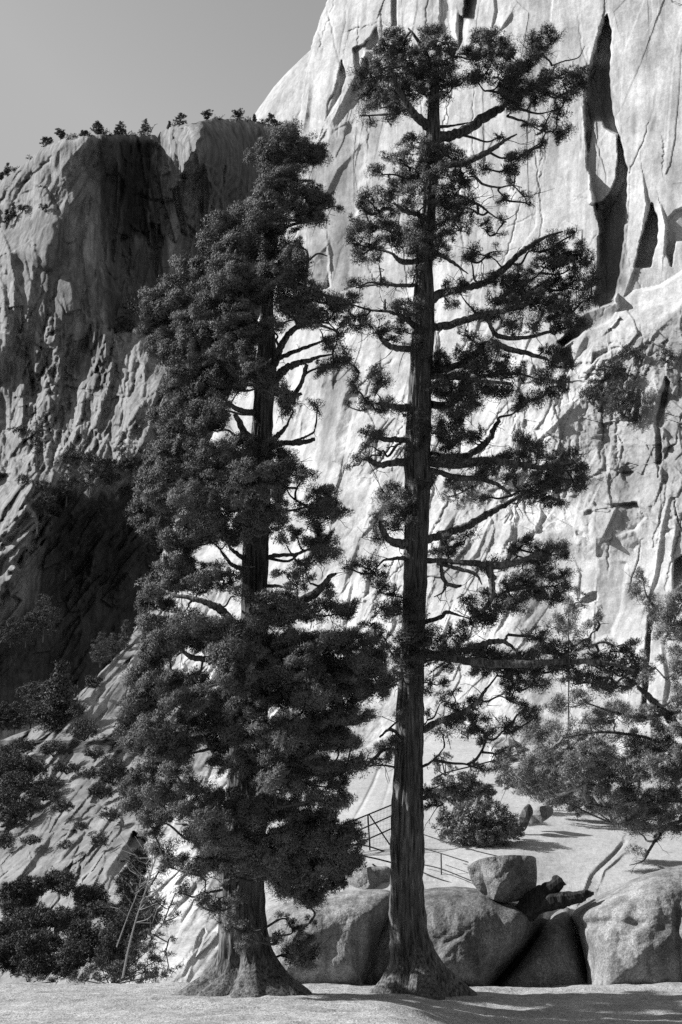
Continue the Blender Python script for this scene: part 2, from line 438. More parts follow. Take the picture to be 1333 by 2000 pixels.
# big recess with the hanging pane
rec = [(1186, 28), (1194, 62), (1192, 120), (1192, 180), (1203, 235), (1216, 290), (1226, 330), (1223, 420), (1216, 500), (1200, 590), (1172, 600), (1166, 575), (1172, 500), (1172, 440), (1160, 395), (1149, 330), (1146, 262), (1143, 200), (1152, 150), (1166, 90)]
W.poly(rec, -62, 0.15, 0, 2.5, 2.5)
W.ridge([(1180, 20), (1160, 90), (1146, 150), (1139, 210), (1143, 270), (1148, 340), (1168, 420), (1166, 500), (1164, 585)], 20, 26, 4)
W.poly([(1160, 236), (1178, 236), (1182, 250), (1206, 262), (1208, 310), (1203, 350), (1190, 380), (1172, 396), (1152, 398), (1148, 300), (1156, 262)], 58, -0.12, 0.05, 2, 1.5)
W.poly([(1167, 395), (1176, 400), (1178, 455), (1168, 460)], 24, 0, 0, 1, 1)
W.ridge([(1228, 330), (1224, 430), (1215, 520), (1202, 580)], 5, 12, 4)
W.poly([(1274, 398), (1286, 432), (1284, 470), (1271, 522), (1240, 522), (1250, 474), (1264, 430)], -52, 0.1, 0, 2)
W.ridge([(1255, 340), (1262, 400), (1252, 460), (1240, 520), (1215, 590)], 14, 20, 4)
W.poly([(1302, 430), (1318, 410), (1400, 390), (1400, 470), (1320, 470), (1312, 520), (1304, 500)], -26, 0.3, -0.3, 2)
W.ridge([(1290, 400), (1300, 440), (1296, 500)], 14, 14, 5)
# overhang and bright ledge band
W.ridge([(1345, 520), (1290, 556), (1240, 566), (1205, 590)], -14, 20, 6)
W.poly([(1205, 575), (1180, 592), (1150, 610), (1120, 640), (1090, 668), (1100, 676), (1140, 650), (1196, 626), (1210, 600)], -22, -0.1, -1.3, 3)
W.poly([(1210, 620), (1195, 640), (1150, 640), (1110, 672), (1092, 700), (1120, 712), (1140, 690), (1180, 655)], -10, -0.2, -0.9, 3)
W.ridge([(1150, 640), (1130, 680), (1108, 740)], 16, 14, 12)
W.poly([(1160, 690), (1200, 676), (1196, 684), (1166, 700), (1155, 712)], -14, 0, -0.9, 2)
W.ridge([(1333, 600), (1270, 660), (1200, 710), (1130, 790), (1080, 850)], 8, 34, 8)
W.ridge([(1120, 790), (1082, 830), (1040, 870)], 14, 16, 8)
W.ridge([(1050, 880), (1000, 940), (960, 990)], 8, 20, 8)
# blocks on the right
W.ridge([(1298, 735), (1282, 780), (1276, 830), (1284, 880), (1288, 935)], 26, 40, 16)
W.poly([(1302, 736), (1309, 746), (1300, 800), (1292, 850), (1293, 900), (1286, 932), (1281, 880), (1283, 820)], -22, 0.3, 0, 2)
W.poly([(1180, 868), (1262, 868), (1280, 905), (1240, 912), (1215, 925), (1190, 915)], 10, 0.1, -0.3, 2)
W.poly([(1212, 914), (1236, 910), (1246, 918), (1232, 930), (1214, 924)], -14, 0, -0.8, 2.5)
W.poly([(1158, 975), (1198, 986), (1205, 990), (1190, 992), (1165, 988)], -8, 0, -0.6, 3)
W.poly([(1196, 985), (1245, 980), (1262, 1010), (1240, 1035), (1178, 1056), (1172, 1050), (1200, 1000)], -10, 0.7, 0.1, 2)
W.ridge([(1206, 985), (1190, 1020), (1172, 1058)], 12, 10, 4)
W.poly([(1125, 1036), (1140, 1040), (1146, 1052), (1128, 1046)], -10, 0, -0.8, 2.5)
W.poly([(1131, 1178), (1150, 1158), (1166, 1155), (1166, 1172), (1150, 1180)], -22, 0.5, -0.9, 1.5)
W.poly([(1168, 1090), (1225, 1100), (1215, 1190), (1195, 1240), (1160, 1250), (1164, 1170)], -3, 0.35, -0.1, 4)
W.ridge([(1164, 1040), (1166, 1120), (1160, 1200), (1160, 1260)], 6, 18, 4)
W.ridge([(1120, 1090), (1132, 1120), (1128, 1180)], 6, 14, 4)
W.poly([(1270, 1190), (1278, 1200), (1272, 1240), (1268, 1300), (1262, 1400), (1252, 1400), (1260, 1290), (1264, 1230)], -46, 0, 0, 1.5)
W.poly([(1318, 1092), (1345, 1080), (1345, 1160), (1316, 1152)], -60, 0, 0, 1.5)
W.ridge([(1310, 960), (1290, 1040), (1280, 1120), (1262, 1180)], 14, 22, 8)
W.ridge([(1324, 1000), (1312, 1080), (1312, 1160)], 12, 14, 8)
W.ridge([(1290, 1250), (1300, 1330), (1290, 1400)], 12, 24, 8)
for c in ([(890, 1000), (860, 1050), (850, 1120)], [(960, 1010), (930, 1080), (900, 1110)], [(1010, 1000), (1000, 1060), (985, 1100)], [(1060, 1000), (1040, 1040), (1010, 1060)], [(880, 1180), (862, 1240), (850, 1300)]):
    W.ridge(c, 14, 30, 8)
# left of the right tree: tall bright slab with a grey flank
W.ridge([(700, 770), (684, 830), (668, 900), (655, 960), (640, 1060)], 8, 60, 5)
W.poly([(694, 745), (704, 770), (686, 830), (668, 910), (650, 900), (655, 840), (672, 780)], -8, 0.95, 0, 3)
W.ridge([(640, 640), (650, 700), (648, 760)], 8, 20, 6)
W.ridge([(742, 700), (738, 740), (730, 780)], 10, 10, 4)
for c in ([(700, 1060), (680, 1110), (664, 1170)], [(740, 1070), (716, 1130), (706, 1200)], [(690, 1120), (676, 1180), (668, 1230)]):
    W.ridge(c, 12, 22, 7)
# lower left slabs
W.ridge([(262, 1238), (266, 1262), (258, 1300), (250, 1340)], 18, 12, 10)
W.ridge([(232, 1312), (212, 1345), (190, 1385), (178, 1400)], 16, 26, 8)
W.ridge([(238, 1400), (222, 1420), (224, 1450)], 14, 12, 6)
W.ridge([(180, 1355), (168, 1385), (150, 1400)], 18, 10, 12)
for k in range(9):
    x = 50 + 26 * k
    W.ridge([(x + 90, 1600 - 2 * k), (x + 40, 1650), (x - 5, 1705 + 3 * k)], 12 + 3 * (k % 3), 16, 7)
W.ridge([(262, 1640), (215, 1690), (165, 1740), (112, 1792)], 44, 60, 26)
W.poly([(262, 1626), (290, 1640), (296, 1700), (262, 1716), (190, 1780), (120, 1800), (200, 1720)], -34, 1.1, 0.0, 3)
W.ridge([(404, 1800), (392, 1830), (380, 1860), (366, 1880), (350, 1925)], 14, 20, 6)
W.ridge([(400, 1848), (376, 1880), (362, 1925)], 10, 12, 5)
W.poly([(400, 1808), (404, 1822), (388, 1850), (379, 1860), (386, 1830)], -14, 0.3, 0, 1.5)
# water stains that belong to the rock, plus shade painted into recesses and overhang
for p, s_ in (([(1150, 120), (1192, 130), (1200, 230), (1150, 235)], 0.8), ([(1165, 410), (1220, 360), (1222, 560), (1175, 580)], 0.85), ([(912, -30), (938, -30), (928, 38), (905, 34)], .9),
              ([(1200, 930), (1230, 935), (1226, 1040), (1212, 1040)], 0.55), ([(1170, 935), (1260, 935), (1262, 970), (1180, 980)], 0.4), ([(1245, 600), (1333, 640), (1333, 900), (1180, 900), (1180, 820)], 0.22),
              ([(590, 290), (690, 260), (700, 560), (610, 590)], 0.4), ([(700, 200), (760, 190), (770, 640), (700, 650)], 0.2), ([(1100, 40), (1140, 40), (1140, 480), (1110, 480)], 0.25), ([(640, 640), (700, 740), (660, 920), (620, 900)], 0.45), ([(1240, 0), (1333, 0), (1333, 300), (1270, 330)], 0.18), ([(850, 1000), (960, 980), (930, 1160), (840, 1200)], 0.25), ([(960, 90), (1100, 90), (1060, 220), (960, 200)], 0.15), ([(1130, 580), (1200, 560), (1200, 620), (1100, 680)], .5)):
    W.stain(p, s_)
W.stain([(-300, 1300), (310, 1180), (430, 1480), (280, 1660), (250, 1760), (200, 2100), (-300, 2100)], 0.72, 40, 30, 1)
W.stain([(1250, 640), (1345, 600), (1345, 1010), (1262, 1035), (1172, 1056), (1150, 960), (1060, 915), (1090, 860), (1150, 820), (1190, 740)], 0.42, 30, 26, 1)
cw = [(1333, 0, 262), (1333, 600, 255), (1333, 1000, 242), (1333, 1400, 225), (1333, 1930, 200), (1480, 0, 247), (1480, 1000, 228), (1480, 1930, 185), (1850, 0, 212), (1850, 1000, 198), (1850, 1930, 165),
      (1000, 0, 292), (1000, 600, 284), (1000, 1000, 268), (1000, 1400, 245), (1000, 1930, 210), (640, -120, 345), (640, 0, 342), (620, 300, 338), (640, 600, 328), (640, 1000, 306), (640, 1400, 268), (600, 1700, 205), (600, 1930, 160),
      (400, 900, 352), (318, 1100, 345), (350, 1400, 262), (270, 1250, 312), (130, 1380, 268), (0, 1450, 262), (-150, 1480, 275), (0, 1700, 205), (150, 1600, 215), (300, 1700, 178),
      (350, 1800, 155), (350, 1930, 135), (0, 1930, 165), (150, 1800, 168), (-150, 1930, 185), (-150, 1700, 225), (450, 1700, 170)]
qw = tps([(u, v, F * math.log(d / 300)) for u, v, d in cw])
edge = np.array([(640, -140), (640, 0), (627, 32), (614, 72), (604, 104), (597, 140), (591, 190), (584, 230), (577, 262), (570, 300), (556, 400), (530, 550), (480, 700), (415, 850), (358, 980), (318, 1080), (304, 1150), (272, 1215), (240, 1268), (182, 1330), (122, 1384), (60, 1424), (0, 1446), (-170, 1470)], float)
vs = np.arange(-130, 1936, 2.0)
le = np.interp(vs, edge[:, 1], edge[:, 0]) + 3.5 * fbm(vs / 22, vs * 0, 77, 4)
NC = 960
s_ = np.linspace(0, 1, NC)[None]
UU = le[:, None] + s_ * (1850 - le[:, None]); VV = np.broadcast_to(vs[:, None], UU.shape)
hh = W.sample(W.h, UU, VV); st_w = W.sample(W.s, UU, VV)
rnd = 22 * np.exp(-(UU - le[:, None]) / 9) * (VV < 1440)               # rounds the outer corner
D_w = 300 * np.exp((qw(UU, VV) - hh + rnd) / F)
pts = P(UU, VV, D_w)
back = []                                                          # the far side of the corner
for k in range(8, 0, -1):
    e = pts[:, 0] + np.array([3.0 * k, 14.0 * k, -1.0 * k]); back.append(e)
pts = np.concatenate([np.stack(back, 1), pts], 1)
st_w = np.concatenate([np.zeros((len(vs), 8)), st_w], 1)
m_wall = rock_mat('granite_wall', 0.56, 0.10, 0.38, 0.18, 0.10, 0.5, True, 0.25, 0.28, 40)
struct(mesh_obj('cliff', pts, grid_faces(*pts.shape[:2]), m_wall, attr=st_w))
def wall_D(u, v):
    u = np.array([float(u)]); v = np.array([float(v)])
    return float(300 * np.exp((qw(u, v) - W.sample(W.h, u, v)) / F)[0])

# ---------------- the left-hand cliff
C = Relief(-170, 200, 760, 1500)
U, V = C.U, C.V
C.h += 8 * fbm(U / 90, V / 260, 101, 3) + 60 * facets(U / 85, V / 230, 123, 0.9, 0.4, 0.6) + 3 * fbm(U / 22, V / 90, 102, 4) + 1.8 * fbm(U / 8, V / 20, 103, 3)
up = sm(np.clip((700 - V) / 150, 0, 1))
C.h += up * 20 * facets(U / 34, V / 200, 104, 1.0, 0.4, 0.8)
lo = (1 - up)
a3 = 0.42
eu = (U * math.cos(a3) + V * math.sin(a3)); ev_ = (-U * math.sin(a3) + V * math.cos(a3))
C.h += lo * (24 * facets(eu / 52, ev_ / 130, 105, 1.4, 0.35, 0.9) + 7 * facets(eu / 20, ev_ / 55, 106, 1.1, 0.4, 0.6) + 2.5 * fbm(U / 13, V / 20, 107, 4))
C.h += 3 * facets(U / 11, V / 34, 108, 1.3, 0.4, 0.8) + 5 * facets(U / 26, V / 70, 109, 1.3, 0.4, 0.8)
auto_flakes(C, 130, (170, 262, 640, 760), lambda u, v: 0.02, (3, 12), (50, 260), (8, 44), 0.25, 119)
auto_flakes(C, 50, (-40, 420, 160, 900), lambda u, v: 0.06, (4, 14), (40, 160), (10, 40), 0.2, 120)
auto_flakes(C, 16, (-40, 290, 170, 420), lambda u, v: -0.5, (2, 5), (50, 160), (14, 40), 0.1, 125)
auto_flakes(C, 90, (60, 640, 420, 900), lambda u, v: -0.42, (4, 12), (30, 150), (12, 44), 0.18, 121)
auto_flakes(C, 90, (-40, 920, 330, 1300), lambda u, v: -0.62, (5, 16), (40, 200), (10, 40), 0.3, 122)
auto_cracks(C, 60, (180, 260, 620, 700), lambda u, v: 0.02, (4, 12), (40, 200), (1.8, 3.4), 116)
auto_cracks(C, 50, (-20, 280, 200, 900), lambda u, v: 0.0 if v > 450 else -0.5, (4, 14), (30, 150), (1.8, 3.6), 117)
auto_cracks(C, 80, (60, 640, 400, 900), lambda u, v: -0.42, (5, 14), (30, 120), (1.8, 3.4), 118)
auto_ridges(C, 45, (180, 270, 640, 820), lambda u, v: 0.02, (3, 12), (50, 200), (6, 22), (3, 10), 111)
auto_ridges(C, 30, (-60, 430, 190, 800), lambda u, v: 0.10, (5, 20), (50, 170), (8, 24), (4, 14), 112)
auto_ridges(C, 22, (60, 640, 420, 900), lambda u, v: -0.42, (5, 18), (40, 140), (8, 22), (4, 12), 113)
auto_ridges(C, 60, (-60, 920, 330, 1300), lambda u, v: -0.6, (5, 18), (50, 200), (8, 24), (5, 14), 114)
auto_ridges(C, 30, (0, 270, 190, 420), lambda u, v: -0.5, (2, 7), (40, 120), (8, 22), (3, 8), 115)
for c in ([(150, 290), (122, 330), (118, 368)], [(182, 268), (160, 300), (143, 350)], [(128, 280), (112, 296), (104, 330)]):
    C.ridge(c, 9, 14, 6)
C.ridge([(204, 262), (186, 310), (180, 380), (196, 480), (176, 600)], 20, 70, 60, 1.0)
C.ridge([(60, 415), (100, 412), (116, 430), (112, 480), (100, 540)], 34, 60, 18)
C.poly([(-40, 440), (40, 424), (98, 412), (114, 430), (110, 470), (96, 520), (40, 500), (-40, 520)], 22, -0.5, 0.4, 16)
C.ridge([(20, 500), (30, 560), (26, 630), (20, 700)], 34, 18, 12)
C.ridge([(66, 500), (60, 560), (54, 640), (40, 690)], 26, 16, 14)
C.ridge([(2, 560), (14, 620), (6, 680), (0, 760)], 30, 16, 14)
C.ridge([(44, 720), (46, 790), (40, 850), (34, 910)], 34, 24, 10)
C.ridge([(90, 730), (94, 780), (70, 808)], 26, 18, 40)
C.ridge([(128, 740), (112, 800), (110, 860)], 14, 22, 18)
C.ridge([(202, 710), (178, 770), (166, 820), (158, 890)], 26, 50, 10)
C.ridge([(222, 720), (200, 790), (186, 850), (182, 880)], 24, 24, 8)
C.ridge([(160, 640), (150, 680), (180, 700)], 20, 20, 10)
C.ridge([(290, 740), (262, 800), (240, 860)], 22, 30, 22)
C.ridge([(330, 700), (306, 760), (292, 830), (280, 890)], 18, 18, 10)
# upper lit buttress and its neighbour recess
C.poly([(304, 258), (345, 244), (392, 238), (398, 262), (380, 300), (362, 320), (348, 372), (336, 366), (330, 340), (308, 345), (312, 300)], 30, -1.2, 0.3, 4, 9)
C.poly([(340, 252), (360, 250), (366, 262), (352, 274), (342, 270)], -10, 0.9, 0.2, 2)
C.ridge([(342, 270), (340, 300), (324, 330)], 12, 10, 8)
C.ridge([(398, 240), (396, 270), (376, 305)], 22, 20, 10)
for x in (420, 447, 470, 492, 518):
    C.ridge([(x, 252), (x - 3, 330), (x - 10, 420)], 8, 9, 5)
# lit tongues running down to the left below the ledge
C.poly([(20, 930), (76, 1010), (70, 1040), (40, 1090), (14, 1140), (0, 1175), (-60, 1175), (-60, 930)], 26, -1.1, 0.5, 6, 8)
C.poly([(84, 1000), (112, 1010), (74, 1070), (48, 1110), (20, 1160), (8, 1150), (40, 1090), (66, 1050)], 40, -0.8, 0.2, 4, 4)
C.ridge([(118, 1008), (84, 1050), (60, 1100), (30, 1150), (4, 1190)], 18, 20, 14)
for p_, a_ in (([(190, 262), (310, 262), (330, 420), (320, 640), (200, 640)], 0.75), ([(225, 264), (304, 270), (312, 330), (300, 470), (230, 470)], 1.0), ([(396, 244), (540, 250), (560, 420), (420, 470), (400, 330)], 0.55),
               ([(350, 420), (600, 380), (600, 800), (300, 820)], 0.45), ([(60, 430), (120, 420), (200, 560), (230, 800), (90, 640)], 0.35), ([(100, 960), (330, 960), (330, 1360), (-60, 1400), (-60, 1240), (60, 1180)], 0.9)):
    C.stain(p_, a_, 14, 14, 0.1)  # streaky cliff stains, with recess and ravine shade darkened in
cl = [(-150, 430, 330), (0, 350, 215), (60, 330, 120), (110, 290, 60), (190, 262, 0), (250, 270, 100), (300, 290, 200), (345, 300, 130), (392, 280, 80), (410, 400, 230), (420, 250, 190), (530, 245, 390), (650, 300, 540), (760, 300, 680),
      (-150, 600, 190), (0, 600, 80), (60, 600, 20), (130, 600, -10), (200, 600, 20), (300, 600, 130), (420, 600, 260), (600, 600, 480), (760, 600, 650),
      (60, 740, 60), (150, 740, -10), (240, 740, -80), (330, 740, -140), (-150, 880, 80), (0, 880, 10), (100, 880, -70), (200, 880, -150), (300, 880, -210), (420, 850, 0), (600, 850, 330),
      (-150, 960, -60), (0, 950, -110), (90, 960, -150), (200, 985, -90), (300, 985, -20), (420, 960, 160),
      (-150, 1150, -80), (0, 1150, -110), (60, 1150, -80), (150, 1150, 40), (240, 1150, 170), (330, 1150, 300),
      (-150, 1400, -260), (0, 1400, -160), (150, 1400, 0), (330, 1400, 240), (600, 1400, 500)]
qc = tps(cl)
sky_l = np.array([(-170, 452), (-60, 385), (0, 352), (22, 340), (50, 318), (80, 290), (98, 280), (112, 277), (128, 270), (150, 268), (190, 262), (238, 263), (300, 264), (312, 259), (326, 252), (340, 245), (370, 243), (392, 236), (420, 231), (446, 232), (480, 233), (510, 238), (540, 247), (575, 262), (620, 285), (760, 330)], float)
us = np.arange(-165, 741, 2.0)
top = np.interp(us, sky_l[:, 0], sky_l[:, 1]) + 1.8 * fbm(us / 14, us * 0, 78, 4)
NR = 610
s_ = np.linspace(0, 1, NR)[:, None]
VV = top[None] + s_ * (1490 - top[None]); UU = np.broadcast_to(us[None], VV.shape)
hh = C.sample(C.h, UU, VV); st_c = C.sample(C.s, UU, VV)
rnd = 26 * np.exp(-(VV - top[None]) / 6)
D_c = 640 * np.exp((qc(UU, VV) - hh + rnd) / F)
pts = P(UU, VV, D_c)
back = [pts[0] + np.array([0, 16.0 * k, -0.5 * k]) for k in range(10, 0, -1)]
pts = np.concatenate([np.stack(back, 0), pts], 0)
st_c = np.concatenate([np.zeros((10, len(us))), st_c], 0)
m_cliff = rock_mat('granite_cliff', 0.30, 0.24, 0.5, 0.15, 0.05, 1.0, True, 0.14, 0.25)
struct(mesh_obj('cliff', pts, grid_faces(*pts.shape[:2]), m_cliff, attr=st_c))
def cliff_D(u, v):
    u = np.array([float(u)]); v = np.array([float(v)])
    return float(640 * np.exp((qc(u, v) - C.sample(C.h, u, v)) / F)[0])

# ---------------- pale dome beyond
dome_top = np.array([(420, 330), (470, 262), (490, 235), (510, 205), (535, 170), (560, 142), (585, 118), (606, 98), (640, 72), (700, 40), (800, 20)], float)
us = np.arange(430, 790, 3.0); top = np.interp(us, dome_top[:, 0], dome_top[:, 1]) + 0.8 * fbm(us / 15, us * 0, 5, 3)
s_ = np.linspace(0, 1, 120)[:, None]
VV = top[None] + s_ * (420 - top[None]); UU = np.broadcast_to(us[None], VV.shape)
rd = (UU * math.cos(0.9) + VV * math.sin(0.9)); rv = (-UU * math.sin(0.9) + VV * math.cos(0.9))
q = -1.1 * (UU - 600) - 0.55 * (VV - 200) + 60 * np.exp(-(VV - top[None]) / 30) - 7 * facets(rd / 34, rv / 120, 61, 0.8, 0.4, 0.8) - 5 * fbm(UU / 26, VV / 26, 62, 4)
pts = P(UU, VV, 1000 * np.exp(q / F))
back = [pts[0] + np.array([2.0 * k, 22.0 * k, -0.5 * k]) for k in range(8, 0, -1)]
pts = np.concatenate([np.stack(back, 0), pts], 0)
m_dome = rock_mat('granite_dome', 0.46, 0.36, 0.2, 0.1, 0.0, 0.6, False)
struct(mesh_obj('dome_hill', pts, grid_faces(*pts.shape[:2]), m_dome))

# ---------------- sunny ramp behind the boulders
M = Relief(440, 1400, 1870, 1960)
U, V = M.U, M.V
M.h += 18 * fbm(U / 200, V / 90, 201, 3) + 3 * fbm(U / 50, V / 24, 202, 3) + 0.8 * fbm(U / 10, V / 5, 203, 3)
M.crack([(748, 1480), (730, 1530), (710, 1570), (692, 1600)], 14, 3)
M.crack([(770, 1500), (755, 1550), (745, 1580)], 6, 3)
M.ridge([(1215, 1640), (1190, 1675), (1150, 1712), (1140, 1740)], 24, 26, 5)
M.ridge([(1226, 1660), (1180, 1700), (1172, 1725)], 14, 16, 5)
M.crack([(1222, 1645), (1190, 1676), (1155, 1708)], 16, 3)
M.poly([(960, 1462), (1010, 1455), (1020, 1480), (960, 1486)], 60, 0, 0, 4)
cm = [(500, 1950, 37.5), (500, 1780, 38), (500, 1560, 52), (500, 1480, 62), (760, 1780, 38), (760, 1740, 39), (760, 1600, 47), (760, 1500, 60), (1000, 1780, 37.5), (1000, 1720, 39), (1000, 1640, 44), (1000, 1560, 52), (1000, 1460, 64),
      (1333, 1900, 37), (1333, 1760, 38.5), (1333, 1700, 41), (1333, 1620, 47), (1333, 1560, 54), (1333, 1480, 64), (1500, 1700, 42), (1500, 1500, 62), (1500, 1900, 38), (1850, 1500, 62), (1850, 1700, 43), (1850, 1930, 37.5), (760, 1950, 37), (1000, 1950, 36.8)]
qm = tps([(u, v, F * math.log(d / 50)) for u, v, d in cm])
crest = np.array([(440, 1560), (560, 1520), (700, 1462), (800, 1450), (900, 1440), (1000, 1448), (1100, 1465), (1230, 1480), (1333, 1495), (1520, 1510), (1870, 1500)], float)
us = np.arange(476, 1861, 2.0); top = np.interp(us, crest[:, 0], crest[:, 1]) + 5 * fbm(us / 40, us * 0, 79, 4)
s_ = np.linspace(0, 1, 250)[:, None]
VV = top[None] + s_ * (1950 - top[None]); UU = np.broadcast_to(us[None], VV.shape)
D_m = 50 * np.exp((qm(UU, VV) - M.sample(M.h, UU, VV)) / F)
pts = P(UU, VV, D_m)
back = [pts[0] + np.array([0, 1.5 * k, -0.35 * k * k]) for k in range(8, 0, -1)]
pts = np.concatenate([np.stack(back, 0), pts], 0)
side = [pts[:, 0] + np.array([0.12 * k, 1.6 * k, -0.7 * k]) for k in range(8, 0, -1)]          # its left flank, running back
pts = np.concatenate([np.stack(side, 1), pts], 1)
m_ramp = rock_mat('granite_ramp', 0.50, 0.016, 0.12, 0.14, 0.08, 0.8, False, mott=0.12)
struct(mesh_obj('granite_slope', pts, grid_faces(*pts.shape[:2]), m_ramp))
def ramp_D(u, v):
    u = np.array([float(u)]); v = np.array([float(v)])
    return float(50 * np.exp((qm(u, v) - M.sample(M.h, u, v)) / F)[0])

# ---------------- the granite ledge the trees stand on, and the ground beyond it out to the horizon
def ledge_edge(x):
    return 34.2 + 0.9 * noise(x / 3.1, x * 0 + 0.5, 301) + 0.4 * noise(x / 0.9, x * 0, 302)
def ground_z(x, y):
    z = 0.10 * fbm(x / 6.0, y / 3.0, 303, 4) + 0.03 * fbm(x / 0.8, y / 0.45, 304, 5)
    z = z + 0.05 * np.exp(-((y - 33) / 1.5) ** 2) * (1 + noise(x / 2.5, y * 0, 305))
    tr_ = np.clip((x - 0.6) / 2.6, 0, 1); tr_ = tr_ * tr_ * (3 - 2 * tr_)
    z = z - 0.11 * np.clip(31.8 - y, 0, 7) * tr_ * np.clip((40 - x) / 20, 0, 1)
    near = np.clip((np.abs(x) - 20) / 60, 0, 1) + np.clip((10 - y) / 60, 0, 1)
    z = z * (1 - np.clip(near, 0, 1)) - 0.3 * np.clip(near, 0, 1)
    e = ledge_edge(x) - y
    drop = np.clip(-e, 0, None)
    z = z - np.minimum(0.5 * drop ** 1.5, 0.6) - 0.045 * drop
    return z
yc = 21.4 + 0 
xs = np.concatenate([-np.geomspace(6000, 12, 40)[:-1], np.arange(-12, 12.01, 0.06), np.geomspace(12, 6000, 40)[1:]])
ys = np.concatenate([-np.geomspace(6000, 2, 30)[:-1], np.arange(-2, 17, 0.5), np.arange(17, 37, 0.06), np.geomspace(37, 6000, 50)])
GX, GY = np.meshgrid(xs, ys)
GZ = ground_z(GX, GY)
cy = 20.9 + 0.35 * GX * 0 + 0.12 * noise(GX / 1.3, GX * 0, 306) + 0.10 * noise(GX / 0.3, GX * 0, 307)
GZ = GZ - 0.07 * np.exp(-((GY - cy) / 0.06) ** 2) * (GX < -1.5) * (GX > -8)
m_ground = rock_mat('ledge_granite', 0.40, 0.012, 0.0, 0.5, 0.08, 2.2, False, mott=0.28)
_nt = m_ground.node_tree; _b = [n for n in _nt.nodes if n.type == 'BSDF_PRINCIPLED'][0]
_src = _b.inputs['Base Color'].links[0].from_socket
_geo = _nt.nodes.new('ShaderNodeTexCoord'); _len = _nt.nodes.new('ShaderNodeVectorMath'); _len.operation = 'DISTANCE'
_len.inputs[1].default_value = (0, 24, 0); _nt.links.new(_geo.outputs['Object'], _len.inputs[0])
_mr = _ramp(_nt, _math(_nt, 'ADD', _len.outputs['Value'], _math(_nt, 'MULTIPLY', _noise(_nt, _geo.outputs['Object'], 0.2), 10)), 20, 24, 0, 1)
_mix = _nt.nodes.new('ShaderNodeMix'); _mix.data_type = 'RGBA'; _nt.links.new(_mr, _mix.inputs[0]); _nt.links.new(_src, _mix.inputs[6]); _mix.inputs[7].default_value = (0.06, 0.06, 0.06, 1)
_nt.links.new(_mix.outputs[2], _b.inputs['Base Color'])
struct(mesh_obj('ground', np.stack([GX, GY, GZ], -1), grid_faces(*GX.shape), m_ground, smooth=True))

# unseen forested hills behind the camera, added to block low sky light
az = np.radians(np.linspace(50, 246, 220)); rr_ = np.linspace(0, 1, 40)
AZ, RR = np.meshgrid(az, rr_, indexing='ij')
rad = 260 + 500 * RR
hz = (RR ** 0.8) * 500 * (0.85 + 0.35 * fbm(AZ * 2.2, RR * 2, 401, 4)) * np.minimum(1, (np.radians(246) - AZ) * 2 + 0.25) * np.minimum(1, (AZ - np.radians(50)) * 2 + 0.2) - 20
m_block_hill, _nt, _b = new_mat('block_hill_forest'); _b.inputs['Base Color'].default_value = (0.045, 0.045, 0.045, 1)
struct(mesh_obj('sky_block_hill', np.stack([rad * np.sin(AZ), rad * np.cos(AZ), hz], -1), grid_faces(*AZ.shape)[:, ::-1], m_block_hill))
